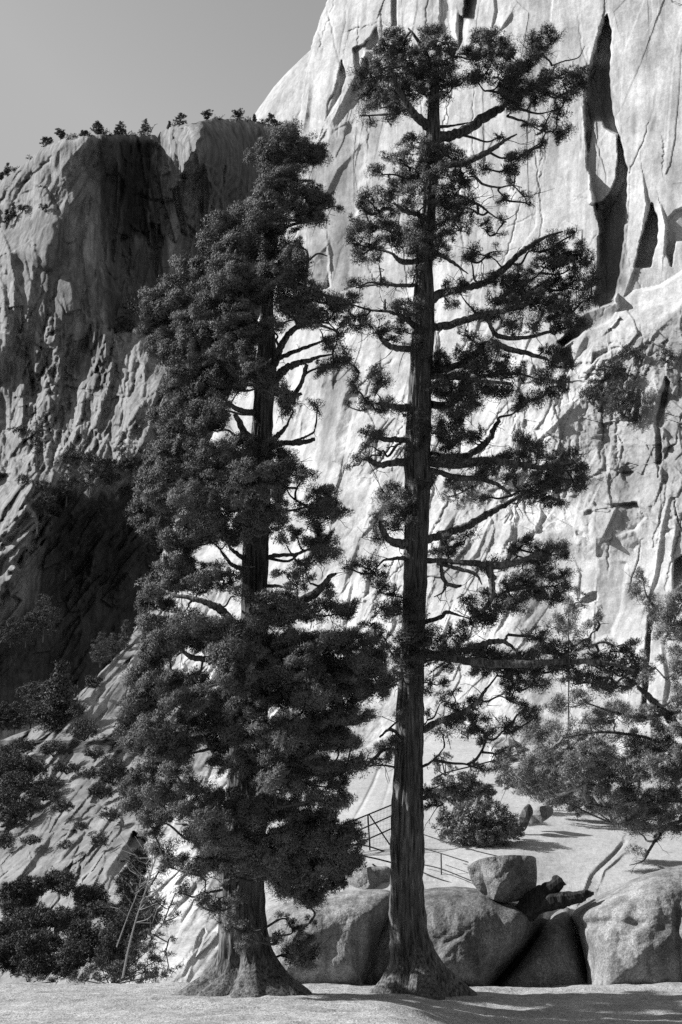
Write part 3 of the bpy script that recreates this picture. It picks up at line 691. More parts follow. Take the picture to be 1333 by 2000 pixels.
# ================================================================== BOULDERS
def stone(name, outline, D, T, label, mat, seed, amp=0.05, facet=0.0, rings=90, n_th=300, pw=2.4, cracks=(), cat='boulder', group=None, round_=0.62, lean=0.0, fc=60.0, hull=0):
    """a closed stone: its outline at distance D, bulging T metres towards the camera and away from it"""
    p = np.asarray(outline, float); c = p.mean(0)
    ring = smooth_path(np.vstack([p, p[:1]]), 8)[:-1]
    ang = np.arctan2(ring[:, 1] - c[1], ring[:, 0] - c[0]); o = np.argsort(ang); ang = ang[o]; rr = np.hypot(ring[o, 0] - c[0], ring[o, 1] - c[1])
    th = np.linspace(-np.pi, np.pi, n_th, endpoint=False)
    r = np.interp(th, ang, rr, period=2 * np.pi)
    rho = np.sin(np.linspace(0, np.pi / 2, rings)) ** 0.9
    Rg, Th = np.meshgrid(rho, th, indexing='ij'); rm = np.broadcast_to(r[None], Rg.shape)
    wob = 1 + 0.012 * fbm(np.cos(Th) * 3 + seed, np.sin(Th) * 3, seed, 3)
    U = c[0] + Rg * rm * np.cos(Th) * wob; V = c[1] + Rg * rm * np.sin(Th) * wob
    prof = np.clip(1 - Rg ** pw, 0, 1) ** round_
    if hull:                                                    # broken faces: cut by random planes
        rg = np.random.default_rng(seed); Rm = np.median(r)
        for q in range(hull):
            a_ = 2 * np.pi * (q + rg.uniform(-.3, .3)) / hull; sl = rg.uniform(0.5, 1.5); cut = rg.uniform(0.75, 1.15)
            prof = np.minimum(prof, cut - sl * ((U - c[0]) * np.cos(a_) + (V - c[1]) * np.sin(a_)) / Rm + 0.12 * sl)
        prof = np.maximum(prof, 0.22 * np.clip(1 - Rg ** 6, 0, 1) ** 0.5)
    h = amp * (1.6 * fbm(U / 60, V / 60, seed, 2) + 0.2 * fbm(U / 12, V / 12, seed + 1, 3)) * np.minimum(1, prof * 3)
    if facet: h = h + facet * facets(U / fc, V / fc, seed + 2, 1.0, 0.3, 0.9) * np.minimum(1, prof * 2)
    for cp, dep, w in cracks:
        q = np.asarray(cp, float); bd = np.full(U.shape, 1e9)
        for k in range(len(q) - 1):
            a = q[k]; d = q[k + 1] - a; t = np.clip(((U - a[0]) * d[0] + (V - a[1]) * d[1]) / (d @ d), 0, 1)
            bd = np.minimum(bd, np.hypot(U - a[0] - t * d[0], V - a[1] - t * d[1]))
        h = h - dep * np.exp(-(bd / w) ** 2)
    lean_ = lean * (c[1] - V) * mpp(c[1], D)
    front = P(U, V, D - T * prof - h + lean_)
    backp = P(U, V, D + T * prof * 0.8 + lean_ * (1))
    fr = front.reshape(-1, 3); bk = backp.reshape(-1, 3); n = rings * n_th
    i = np.arange(rings - 1)[:, None] * n_th + np.arange(n_th)[None]; j = np.arange(rings - 1)[:, None] * n_th + (np.arange(n_th)[None] + 1) % n_th
    f1 = np.stack([i, j, j + n_th, i + n_th], -1).reshape(-1, 4)
    f2 = f1[:, ::-1] + n
    o = mesh_obj(name, np.concatenate([fr, bk]), np.concatenate([f1, f2]), mat, smooth=True)
    return tag(o, label, cat, group)
m_b1 = rock_mat('boulder_granite', 0.32, 0.013, 0.5, 0.45, 0.35, 1.6, False, mott=0.32, sts=22)
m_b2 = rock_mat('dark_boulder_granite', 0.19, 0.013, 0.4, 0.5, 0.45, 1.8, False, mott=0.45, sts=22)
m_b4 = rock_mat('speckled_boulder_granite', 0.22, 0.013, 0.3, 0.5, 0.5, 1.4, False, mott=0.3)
m_crack_shade = rock_mat('crack_shade_rock', 0.06, 0.013, 0.3, 0.5, 0.0, 1.4, False, mott=0.3)  # near-black: the shade of the crack is put into the colour
m_b3 = rock_mat('rough_boulder_granite', 0.24, 0.013, 0.0, 0.5, 0.3, 2.6, False, mott=0.5)
stone('boulder', [(488, 1950), (498, 1850), (520, 1790), (560, 1764), (640, 1746), (700, 1738), (755, 1738), (772, 1750), (764, 1785), (744, 1830), (730, 1880), (712, 1925), (700, 1955)], 35.6, 1.7,
      'pale rounded boulder with a dark right edge between the two big trees', m_b1, 1, 0.07, 0.05, pw=3.0, round_=0.55, lean=0.25)
stone('boulder', [(680, 1950), (695, 1915), (712, 1870), (730, 1820), (750, 1785), (790, 1760), (840, 1765), (870, 1850), (880, 1950)], 35.9, 1.0,
      'smooth grey boulder wedged directly behind the base of the right-hand big tree', m_b1, 2, 0.05, 0.0, pw=3.0, lean=0.2)
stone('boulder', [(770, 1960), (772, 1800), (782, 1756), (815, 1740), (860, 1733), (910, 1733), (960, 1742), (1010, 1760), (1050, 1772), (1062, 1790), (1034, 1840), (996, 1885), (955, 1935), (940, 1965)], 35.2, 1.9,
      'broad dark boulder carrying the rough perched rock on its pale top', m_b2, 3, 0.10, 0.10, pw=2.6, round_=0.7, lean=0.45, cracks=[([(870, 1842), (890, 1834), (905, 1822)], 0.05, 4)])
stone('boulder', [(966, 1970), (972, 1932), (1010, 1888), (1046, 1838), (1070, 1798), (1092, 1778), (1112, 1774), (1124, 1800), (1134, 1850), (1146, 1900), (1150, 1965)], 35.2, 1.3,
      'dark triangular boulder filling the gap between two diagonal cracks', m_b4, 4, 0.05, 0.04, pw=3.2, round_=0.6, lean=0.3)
stone('boulder', [(1150, 1965), (1146, 1890), (1130, 1820), (1118, 1785), (1150, 1760), (1200, 1735), (1260, 1708), (1330, 1690), (1440, 1680), (1600, 1700), (1700, 1760), (1720, 1965)], 34.8, 2.2,
      'large speckled boulder with a rounded shadow at the right edge of the ledge', m_b1, 5, 0.09, 0.05, pw=3.4, round_=0.6, lean=0.45, cracks=[([(1130, 1808), (1190, 1800), (1250, 1806)], 0.10, 9), ([(1325, 1780), (1322, 1850), (1330, 1930)], 0.15, 6)])
stone('perched_boulder', [(912, 1692), (930, 1681), (960, 1673), (1000, 1670), (1043, 1673), (1048, 1690), (1049, 1722), (1042, 1746), (1020, 1758), (985, 1763), (962, 1757), (938, 1742), (922, 1722)], 34.5, 0.62,
      'rough angular rock perched on top of the broad dark boulder', m_b3, 6, 0.09, 0.20, pw=9.0, round_=0.4, cat='rock', fc=30.0, hull=8)
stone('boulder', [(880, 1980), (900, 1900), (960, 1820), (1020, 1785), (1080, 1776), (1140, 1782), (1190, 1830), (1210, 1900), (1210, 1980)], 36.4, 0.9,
      'dark filler stone added for the shade inside the diagonal crack', m_crack_shade, 13, 0.05, 0.05, pw=4.0, lean=0.3)  # added filler behind the gap, dark to stand for crack shade
m_log = bark_mat('dark_log_wood', 0.022, 0.012)  # very dark wood tone for the log
_t = root('broken_log', P(1050, 1775, 34.2), 'nearly black forked piece of log lying to the right of the perched rock', 'log')
for q, r_ in (([(1020, 1792, 34.4), (1045, 1762, 34.2), (1072, 1740, 34.1), (1098, 1718, 34.0)], (20, 24, 18, 13)), ([(1036, 1772, 34.3), (1075, 1762, 34.0), (1110, 1756, 33.9), (1140, 1749, 33.8), (1160, 1744, 33.8)], (18, 17, 15, 11, 3))):
    _q = np.array([list(x) + [k] for x, k in zip(q, r_)], float); _s = smooth_path(_q, 8); _p = P(_s[:, 0], _s[:, 1], _s[:, 2]); _rg = np.random.default_rng(5)
    _T = Tubes(); _T.add(np.vstack([_p, _p[-1:] + (_p[-1:] - _p[-2:-1]) * 0.1]), np.append(_s[:, 3] * mpp(1750, 34) * (1 + 0.03 * _rg.normal(size=len(_s))), 0.004), 11)
    _v, _f = _T.arrays(); _v = _v + 0.035 * np.stack([noise(_v[:, 0] * 5, _v[:, 2] * 5 + k, 31) for k in range(3)], 1) + 0.02 * np.stack([noise(_v[:, 0] * 14, _v[:, 2] * 14 + k, 32) for k in range(3)], 1)
    mesh_obj('limb', _v, _f, m_log, _t)
stone('rock', [(1010, 1625), (1014, 1600), (1022, 1580), (1034, 1570), (1042, 1585), (1036, 1600), (1026, 1622)], 45, 0.3, 'dark upright stone beside the round bush on the slope', m_b2, 8, 0.03, 0.1, pw=6.0, cat='rock', hull=5)
stone('rock', [(1030, 1596), (1038, 1584), (1056, 1574), (1078, 1576), (1080, 1590), (1060, 1606), (1040, 1612)], 45.5, 0.35, 'pale split stone beneath the juniper on the slope', m_b1, 9, 0.04, 0.2, pw=6.0, cat='rock', hull=6)
stone('rock', [(962, 1448), (980, 1440), (1006, 1446), (1020, 1456), (1016, 1474), (990, 1480), (960, 1476)], 64, 1.0, 'square pale block above the upper handrail', m_b1, 10, 0.05, 0.2, pw=8., cat='rock', fc=30., hull=5)
stone('rock', [(640, 1775), (646, 1745), (700, 1700), (745, 1692), (765, 1700), (768, 1745), (740, 1752)], 39.5, 0.5, 'lumpy pale rock under the lower railing beside the right-hand trunk', m_b1, 11, 0.08, 0.2, pw=6., cat='rock', fc=30., hull=6)

# ================================================================== RAILINGS
m_iron = plain_mat('dark_iron', 0.03, 0.6)
m_steel = plain_mat('grey_steel', 0.25, 0.5)
def railing(label, rails, posts, mat, loc, mesh=None, r=0.02, braces=()):
    t = root('railing', P(*loc), label, 'railing')
    for q in rails:
        T_ = Tubes(); T_.add(smooth_path([P(*x) for x in q], 3), r, 6); mesh_obj('rail', *T_.arrays(), mat, t)
    for q in posts:
        T_ = Tubes(); T_.add(np.array([P(*x) for x in q]), r * 1.15, 6); mesh_obj('post', *T_.arrays(), mat, t)
    for q in braces:
        T_ = Tubes(); T_.add(np.array([P(*x) for x in q]), r, 6); mesh_obj('brace', *T_.arrays(), mat, t)
    if mesh:
        (a, b, c, d), n = mesh; T_ = Tubes()
        for k in range(n + 1):
            s = k / n; T_.add(np.array([(1 - s) * P(*a) + s * P(*b), (1 - s) * P(*d) + s * P(*c)]), 0.004, 3)
        for k in range(1, 9):
            s = k / 9; T_.add(np.array([(1 - s) * P(*a) + s * P(*d), (1 - s) * P(*b) + s * P(*c)]), 0.003, 3)
        mesh_obj('wire_mesh', *T_.arrays(), m_steel, t)
    return t
railing('dark iron railing with wire mesh climbing behind the right-hand trunk', [[(640, 1622, 42), (670, 1611, 42), (766, 1572, 43), (858, 1535, 45)], [(660, 1640, 42), (766, 1593, 43)], [(660, 1666, 42), (766, 1618, 43)], [(650, 1660, 42), (700, 1649, 42), (766, 1668, 42.5)]],
        [[(667, 1612, 42), (668, 1664, 42)], [(719, 1590, 42.5), (723, 1662, 42.5)], [(766, 1572, 43), (767, 1640, 43)]], m_iron, (719, 1662, 42.5), (((668, 1612, 42), (766, 1573, 43), (767, 1650, 43), (669, 1664, 42)), 34), 0.022, [[(721, 1590, 42.4), (762, 1650, 42.5)]])
railing('low bent iron railing below the wire mesh railing, left of the right-hand trunk', [[(690, 1668, 40.5), (730, 1676, 40.5), (770, 1686, 40.5)], [(690, 1712, 40.2), (730, 1708, 40.2), (768, 1714, 40.2)]],
        [[(714, 1690, 40.2), (722, 1742, 40.2)]], m_iron, (722, 1742, 40.2), None, 0.022, [[(728, 1688, 40.2), (752, 1704, 40.3)]])
railing('thin grey railing with one post running down to the perched rock', [[(822, 1628, 41), (870, 1644, 40), (930, 1662, 39), (980, 1674, 38.4)], [(822, 1655, 41), (862, 1667, 40), (915, 1684, 39)], [(822, 1688, 40.6), (862, 1697, 40), (920, 1720, 39)], [(826, 1704, 40), (862, 1718, 39.6), (930, 1739, 38.8)]],
        [[(862, 1668, 40), (863, 1736, 40)]], m_iron, (863, 1736, 40), None, 0.016)
railing('straight upper handrail with a short post above the bushes', [[(835, 1530, 56), (866, 1511, 57), (920, 1497, 58), (1026, 1470, 60)], [(905, 1520, 58), (940, 1514, 58)]],
        [[(919, 1490, 58), (924, 1536, 58)], [(866, 1511, 57), (838, 1530, 56)]], m_iron, (924, 1536, 58), None, 0.03)

# ================================================================== TREES
def blades(C, Rr, px, n_per, L, w, rng, up=0.35, flat=1.0, hint=None):
    """tufts of small leaf blades: C (n,3) centres, Rr (n,) radii in metres; the blades lie like shingles facing out of the crown"""
    cnt = np.maximum(6, (n_per * (Rr / Rr.mean()) ** 1.7).astype(int)); idx = np.repeat(np.arange(len(C)), cnt); n = len(idx)
    d = rng.normal(size=(n, 3)); d[:, 2] = d[:, 2] * flat + up; d /= np.linalg.norm(d, axis=1)[:, None]
    sq = rng.uniform(0.55, 1.35, (len(C), 3)); sq[:, 2] *= 0.85                      # no two tufts the same shape
    sh_ = rng.normal(0, 0.45, (len(C), 3)); 
    rr0 = (Rr[idx] * 1.15 * rng.uniform(0.0, 1.0, n) ** 0.5)[:, None]
    base = C[idx] + d * sq[idx] * rr0 + (d * sh_[idx]).sum(1)[:, None] * sh_[idx][:, [1, 2, 0]] * rr0
    nrm = 0.9 * d + rng.normal(0, 0.28, (n, 3))
    if hint is not None: nrm += 0.9 * hint[idx]
    nrm[:, 2] += 0.15; nrm /= np.linalg.norm(nrm, axis=1)[:, None]
    g = rng.normal(size=(n, 3)); g[:, 2] += up; g -= 0.85 * (g * nrm).sum(1)[:, None] * nrm
    g = g / np.linalg.norm(g, axis=1)[:, None] + 0.45 * d; g[:, 2] += 0.3 * up; g /= np.linalg.norm(g, axis=1)[:, None]
    s = np.cross(g, nrm); s /= np.linalg.norm(s, axis=1)[:, None] + 1e-9
    LL = (L * rng.uniform(0.6, 1.3, n))[:, None]; ww = (w * rng.uniform(0.7, 1.3, n))[:, None]
    V = np.stack([base - s * ww, base + s * ww, base + g * LL], 1).reshape(-1, 3)
    return V, np.arange(3 * n).reshape(-1, 3)
def parse(txt, D, dz=None, seed=0, axis=None, halfw=None):
    """'x y rx ry [density]' separated by ';' -> rows x y rx ry dens dz"""
    rng = np.random.default_rng(seed); out = []
    for it in txt.replace('\n', ';').split(';'):
        q = it.split()
        if len(q) < 4: continue
        x, y, rx, ry = map(float, q[:4]); de = float(q[4]) if len(q) > 4 else 1.0
        if axis is None: z = rng.uniform(-0.5, 0.5) * (dz or 0.5)
        else:
            hw = np.interp(y, halfw[:, 0], halfw[:, 1]); ax = np.interp(y, axis[:, 0], axis[:, 1])
            dx = (x - ax) * mpp(y, D); z = -math.sqrt(max(0.05, hw * hw - dx * dx)) * rng.uniform(0.35, 1.0)
        out.append((x, y, rx, ry, de, z))
    return np.array(out)
def trunk_mesh(name, rows, D, parent, mat, seed, depth_cap=1e9, n_th=80, step=3.0, bark=0.05, lobes=0.0, lean=None):
    r = np.asarray(rows, float); ys = np.arange(r[0, 0], r[-1, 0] - 0.1, -step)
    l = np.interp(ys, r[::-1, 0], r[::-1, 1]); rr = np.interp(ys, r[::-1, 0], r[::-1, 2])
    l = np.convolve(np.pad(l, 2, 'edge'), np.ones(5) / 5, 'valid'); rr = np.convolve(np.pad(rr, 2, 'edge'), np.ones(5) / 5, 'valid')
    c = P((l + rr) / 2, ys, D); m = mpp(ys, D); a = (rr - l) / 2 * m
    th = np.linspace(0, 2 * np.pi, n_th, endpoint=False)
    A, TH = np.meshgrid(a, th, indexing='ij'); Y = np.broadcast_to(ys[:, None], A.shape)
    z = c[:, 2][:, None]
    pt = lambda fx, fz, s: noise(np.cos(TH) * fx + 7, (np.sin(TH) * fx + z * fz), s)
    br = 1 + bark * (1.3 * (1 - 2 * np.abs(noise(TH * 3.2 + 0.25 * noise(TH, z * 1.5, 3), z * 0.7, seed))) * np.minimum(1, 1) - 0.6) + 0.5 * bark * noise(TH * 9, z * 2.5, seed + 1) + 0.05 * pt(1.2, 1.1, seed + 2)
    fl = np.clip((A / a.min() if False else A) / np.median(a) - 1.25, 0, 2) * lobes
    br = br + fl * 0.25 * np.cos(5 * TH + 0.6) * np.abs(np.sin(TH)) + fl * 0.10 * noise(TH * 2.5, z * 0.3, seed + 5)
    # keep the seam closed
    wgt = np.clip((TH - (2 * np.pi - 0.35)) / 0.35, 0, 1); br = br * (1 - wgt) + br[:, :1] * wgt
    X = c[:, 0][:, None] + A * br * np.cos(TH)
    Yd = D + np.minimum(A, depth_cap) * br * np.sin(TH)
    Z = np.broadcast_to(z, A.shape)
    pts = np.stack([X, Yd, Z], -1)
    low = pts[0].copy(); low[:, 2] -= 0.5
    pts = np.concatenate([low[None], pts], 0)
    nr = len(pts); i = np.arange(nr - 1)[:, None] * n_th + np.arange(n_th)[None]; j = np.arange(nr - 1)[:, None] * n_th + (np.arange(n_th)[None] + 1) % n_th
    mesh_obj(name, pts.reshape(-1, 3), np.stack([i, j, j + n_th, i + n_th], -1).reshape(-1, 4), mat, parent, smooth=True)
    return np.column_stack([c, a])
def limb_path(q, D, rng, n=7):
    """q: [(x, y, dz, r_px)...] -> world points and radii"""
    s = smooth_path(np.asarray(q, float), n)
    p = P(s[:, 0], s[:, 1], D + s[:, 2]); r = np.maximum(s[:, 3], 0.4) * mpp(s[:, 1], D)
    p[1:-1] += rng.normal(0, 1, p[1:-1].shape) * (0.13 * r[1:-1])[:, None]
    return p, r * (1 + 0.05 * rng.normal(size=len(r)))
def big_tree(name, label, loc, D, rows, limbs, blobs, seed, leaf, bark, twigm, pr=11.5, n_per=280, L=5.4, w=0.75, k=3.3, lobes=0.0, dead=60, extra=None, cat='tree', up=0.35, bark_amp=0.05, wood=None, droop=0.0, cap=1e9, twig_r=0.7):
    rng = np.random.default_rng(seed)
    t = root(name, loc, label, cat)
    skel = []
    if rows is not None:
        tr = trunk_mesh('trunk', rows, D, t, bark, seed, lobes=lobes, bark=bark_amp, depth_cap=cap)
        skel = [tr[::4, :3]]
    limb_pts = []
    for q in limbs:
        p, r = limb_path(q, D, rng); T_ = Tubes(); T_.add(p, r, 9)
        mesh_obj('branch', *T_.arrays(), bark, t, smooth=True); skel.append(p); limb_pts.append(p)
    T_ = Tubes(); m0 = mpp(1000, D)
    S = np.concatenate(skel) if skel else np.array([P(*loc)])
    C = P(blobs[:, 0], blobs[:, 1], D + blobs[:, 5])
    order = np.argsort([np.min(np.linalg.norm(S - c, axis=1)) for c in C])
    for i in order:                                             # a bough from the nearest wood to each clump
        c = C[i] - np.array([0, 0, 0.3 * blobs[i, 3] * m0])
        off = S - c; dist = np.linalg.norm(off * np.array([1, 1, 1.3]), axis=1) + 1.2 * np.clip(off[:, 2], 0, None)
        s0 = S[np.argmin(dist)]; Ln = np.linalg.norm(c - s0)
        mid1 = s0 + (c - s0) * 0.35 + rng.normal(0, 0.07, 3) * Ln - np.array([0, 0, 0.06 * Ln]); mid2 = s0 + (c - s0) * 0.7 + rng.normal(0, 0.06, 3) * Ln
        path = smooth_path([s0, mid1, mid2, c], 4); rad = np.linspace(2.4, 1.0, len(path)) * m0 * min(1.4, 0.5 + Ln)
        T_.add(path, rad, 5); S = np.concatenate([S, path[4:]])
    pc = []; pr_ = []; hn = []
    for i, b in enumerate(blobs):
        sc = mpp(b[1], D); n = max(2, int(round(b[4] * k * b[2] * b[3] / pr ** 2 * 1.0)) + 1)
        d = rng.normal(size=(n, 3)); d[:, 2] += 0.15; d /= np.linalg.norm(d, axis=1)[:, None]
        rad = 0.35 + 0.65 * rng.uniform(size=n) ** 0.45
        e = np.array([b[2], 0.5 * (b[2] + b[3]), b[3]]) * sc * 1.02
        q = C[i] + d * rad[:, None] * e
        rr = pr * sc * rng.uniform(0.45, 1.6, n) * (0.75 + 0.25 * min(1, b[4]))
        pc.append(q); pr_.append(rr); hn.append(d * rad[:, None])
        for j in range(n):
            if rng.uniform() < (0.9 if b[4] < 0.85 else 0.45):
                a = C[i] + rng.normal(0, 0.15, 3) * e; mm = (a + q[j]) / 2 + rng.normal(0, 0.10, 3) * np.linalg.norm(q[j] - a)
                T_.add(np.array([a, mm, q[j]]), np.array([1.0, 0.7, 0.4]) * m0 * twig_r / 0.7, 3)
    for q in range(dead):                                       # fine dead twigs round the limbs
        p0 = S[rng.integers(len(S))]; d = rng.normal(size=3); d[1] *= 0.7; d[2] -= 0.25; d /= np.linalg.norm(d); Ls = rng.uniform(0.2, 0.75); pth = [p0]
        for s_ in range(4):
            d = d + rng.normal(0, 0.35, 3); d /= np.linalg.norm(d); pth.append(pth[-1] + d * Ls / 4)
        T_.add(np.array(pth), np.linspace(0.9, 0.35, 5) * m0 * twig_r / 0.7, 3)
        a = pth[2]; d2 = d + rng.normal(0, 0.9, 3); T_.add(np.array([a, a + d2 * Ls * 0.15, a + d2 * Ls * 0.3 + rng.normal(0, 0.03, 3)]), np.array([0.6, 0.5, 0.3]) * m0, 3)
    C2 = np.concatenate(pc); R2 = np.concatenate(pr_)
    V, Fa = blades(C2, R2, m0, n_per, L * m0, w * m0, rng, up, hint=np.concatenate(hn))
    if droop: V[:, 2] -= 0
    tv, tf = T_.arrays()
    tf3 = np.concatenate([tf[:, [0, 1, 2]], tf[:, [0, 2, 3]]])
    mesh_obj('crown', np.concatenate([V, tv]), np.concatenate([Fa, tf3 + len(V)]), [leaf, twigm], t, mat_idx=np.concatenate([np.zeros(len(Fa)), np.ones(len(tf3))]))
    return t
m_leafA = leaf_mat('cedar_foliage', 0.14, 0.35, 0.0107)
m_leafB = leaf_mat('juniper_foliage', 0.115, 0.3, 0.0107)
m_leafC = leaf_mat('pale_juniper_foliage', 0.21, 0.3, 0.013)
m_leafD = leaf_mat('bush_foliage', 0.16, 0.3, 0.015)
m_bark = bark_mat('furrowed_bark', 0.058, 0.0107, 4.2)
m_twig = plain_mat('grey_twig', 0.07, 0.9)
m_twigl = plain_mat('bleached_twig', 0.30, 0.8)

rowsA = [(1958, 318, 612), (1950, 332, 608), (1942, 346, 604), (1930, 366, 592), (1915, 388, 574), (1900, 408, 558), (1885, 420, 545), (1870, 427, 536), (1850, 431, 527), (1820, 430, 519), (1780, 427, 516), (1740, 427, 515), (1700, 431, 515), (1600, 440, 520),
         (1500, 448, 522), (1400, 458, 522), (1300, 466, 522), (1190, 474, 520), (1080, 475, 524), (1000, 480, 526), (900, 488, 530), (830, 493, 532), (780, 497, 536), (750, 500, 540), (720, 502, 540), (690, 505, 540), (650, 506, 536), (600, 510, 534), (550, 514, 534), (500, 520, 536), (450, 529, 543), (400, 538, 550), (350, 548, 556), (300, 555, 561), (262, 559, 561)]
axisA = np.array([(200, 562), (300, 558), (450, 536), (600, 522), (830, 514), (1080, 500), (1400, 490), (1750, 475)], float)
halfA = np.array([(250, 0.3), (330, 0.6), (450, 1.2), (560, 1.9), (650, 2.2), (800, 1.9), (950, 2.4), (1050, 2.2), (1200, 2.2), (1300, 2.6), (1600, 2.8), (1800, 1.5)], float)
limbsA = [[(522, 478, 0, 4), (548, 450, -.3, 3), (575, 438, -.5, 3), (605, 432, -.6, 2.5), (640, 430, -.7, 1.5)],
  [(538, 420, 0, 3), (565, 430, -.4, 3), (600, 428, -.6, 2)], [(466, 560, -1.2, 4), (457, 530, -1.2, 3.5), (459, 500, -1.2, 3), (462, 488, -1.2, 2)],
  [(598, 590, -.6, 3), (597, 540, -.5, 3), (602, 512, -.4, 3), (600, 490, -.4, 2)], [(598, 515, -.4, 2), (620, 496, -.3, 2), (640, 500, -.2, 1)], [(600, 490, -.4, 1.5), (585, 478, -.4, 1)],
  [(560, 600, -.3, 4), (600, 568, -.3, 3.5), (640, 578, -.2, 3), (680, 590, 0, 1.5)], [(536, 742, 0, 9), (556, 722, -.3, 8), (585, 709, -.5, 6), (602, 705, -.6, 5), (622, 697, -.6, 3), (650, 692, -.6, 1.5)],
  [(530, 720, 0, 9), (548, 680, -.2, 7), (566, 650, -.3, 6), (600, 632, -.3, 4), (640, 640, -.2, 2.5), (665, 652, -.2, 1.5)], [(545, 700, -.2, 5), (580, 685, -.3, 4), (610, 674, -.4, 3), (640, 662, -.4, 1.5)],
  [(556, 780, 0, 4), (572, 775, -.3, 5), (590, 745, -.4, 4), (600, 712, -.5, 4)], [(560, 790, -.2, 6), (575, 776, -.2, 5), (590, 768, -.2, 3)],
  [(512, 868, 0, 10), (530, 862, -.4, 7), (546, 848, -.6, 5), (560, 832, -.7, 3), (563, 828, -.7, 1)], [(520, 872, 0, 9), (550, 866, -.5, 6), (590, 864, -.7, 5), (615, 858, -.8, 4)], [(560, 866, -.4, 3), (590, 856, -.5, 2.5), (612, 845, -.5, 2), (616, 835, -.5, 1)],
  [(500, 806, 0, 7), (480, 804, -.6, 6), (462, 798, -.9, 5), (445, 786, -1.1, 4)], [(500, 858, 0, 8), (480, 848, -.5, 7), (468, 825, -.8, 6), (458, 808, -.9, 4)], [(490, 856, 0, 3), (460, 850, -.6, 2.5), (445, 840, -.9, 2), (420, 842, -1, 1)],
  [(500, 1100, 0, 5), (475, 1110, -.5, 5), (455, 1104, -.8, 4), (440, 1088, -1, 3), (430, 1072, -1.1, 2)], [(480, 1095, 0, 5), (462, 1080, -.4, 4), (450, 1070, -.5, 3), (446, 1050, -.5, 2.5)], [(515, 1090, 0, 5), (545, 1085, -.4, 4), (580, 1082, -.6, 3), (605, 1072, -.7, 2)],
  [(478, 1225, -.3, 8), (450, 1212, -1.2, 8), (430, 1190, -1.5, 8), (405, 1178, -1.6, 6), (375, 1168, -1.6, 5), (340, 1162, -1.5, 3), (318, 1150, -1.4, 1.5)],
  [(520, 1145, 0, 4), (545, 1145, -.5, 3), (575, 1152, -.7, 2)], [(520, 1190, 0, 9), (560, 1180, -.5, 9), (590, 1172, -.7, 9), (615, 1160, -.8, 8), (632, 1142, -.8, 6), (645, 1126, -.8, 5), (658, 1120, -.8, 2)],
  [(440, 1300, -1, 5), (405, 1288, -1.5, 6), (375, 1284, -1.7, 5), (352, 1268, -1.8, 3)], [(470, 1500, -.5, 5), (420, 1470, -1.3, 4), (398, 1440, -1.6, 3)],
  [(432, 1728, -.3, 4), (445, 1722, -.5, 5), (470, 1716, -.6, 3)], [(434, 1738, -.4, 2.5), (415, 1742, -.6, 2.5), (398, 1744, -.7, 1.5)], [(402, 1720, -.6, 1.5), (400, 1750, -.7, 1.2), (396, 1772, -.7, 0.8)], [(440, 1752, -.5, 1.5), (425, 1754, -.6, 1), (420, 1748, -.6, .6)]]
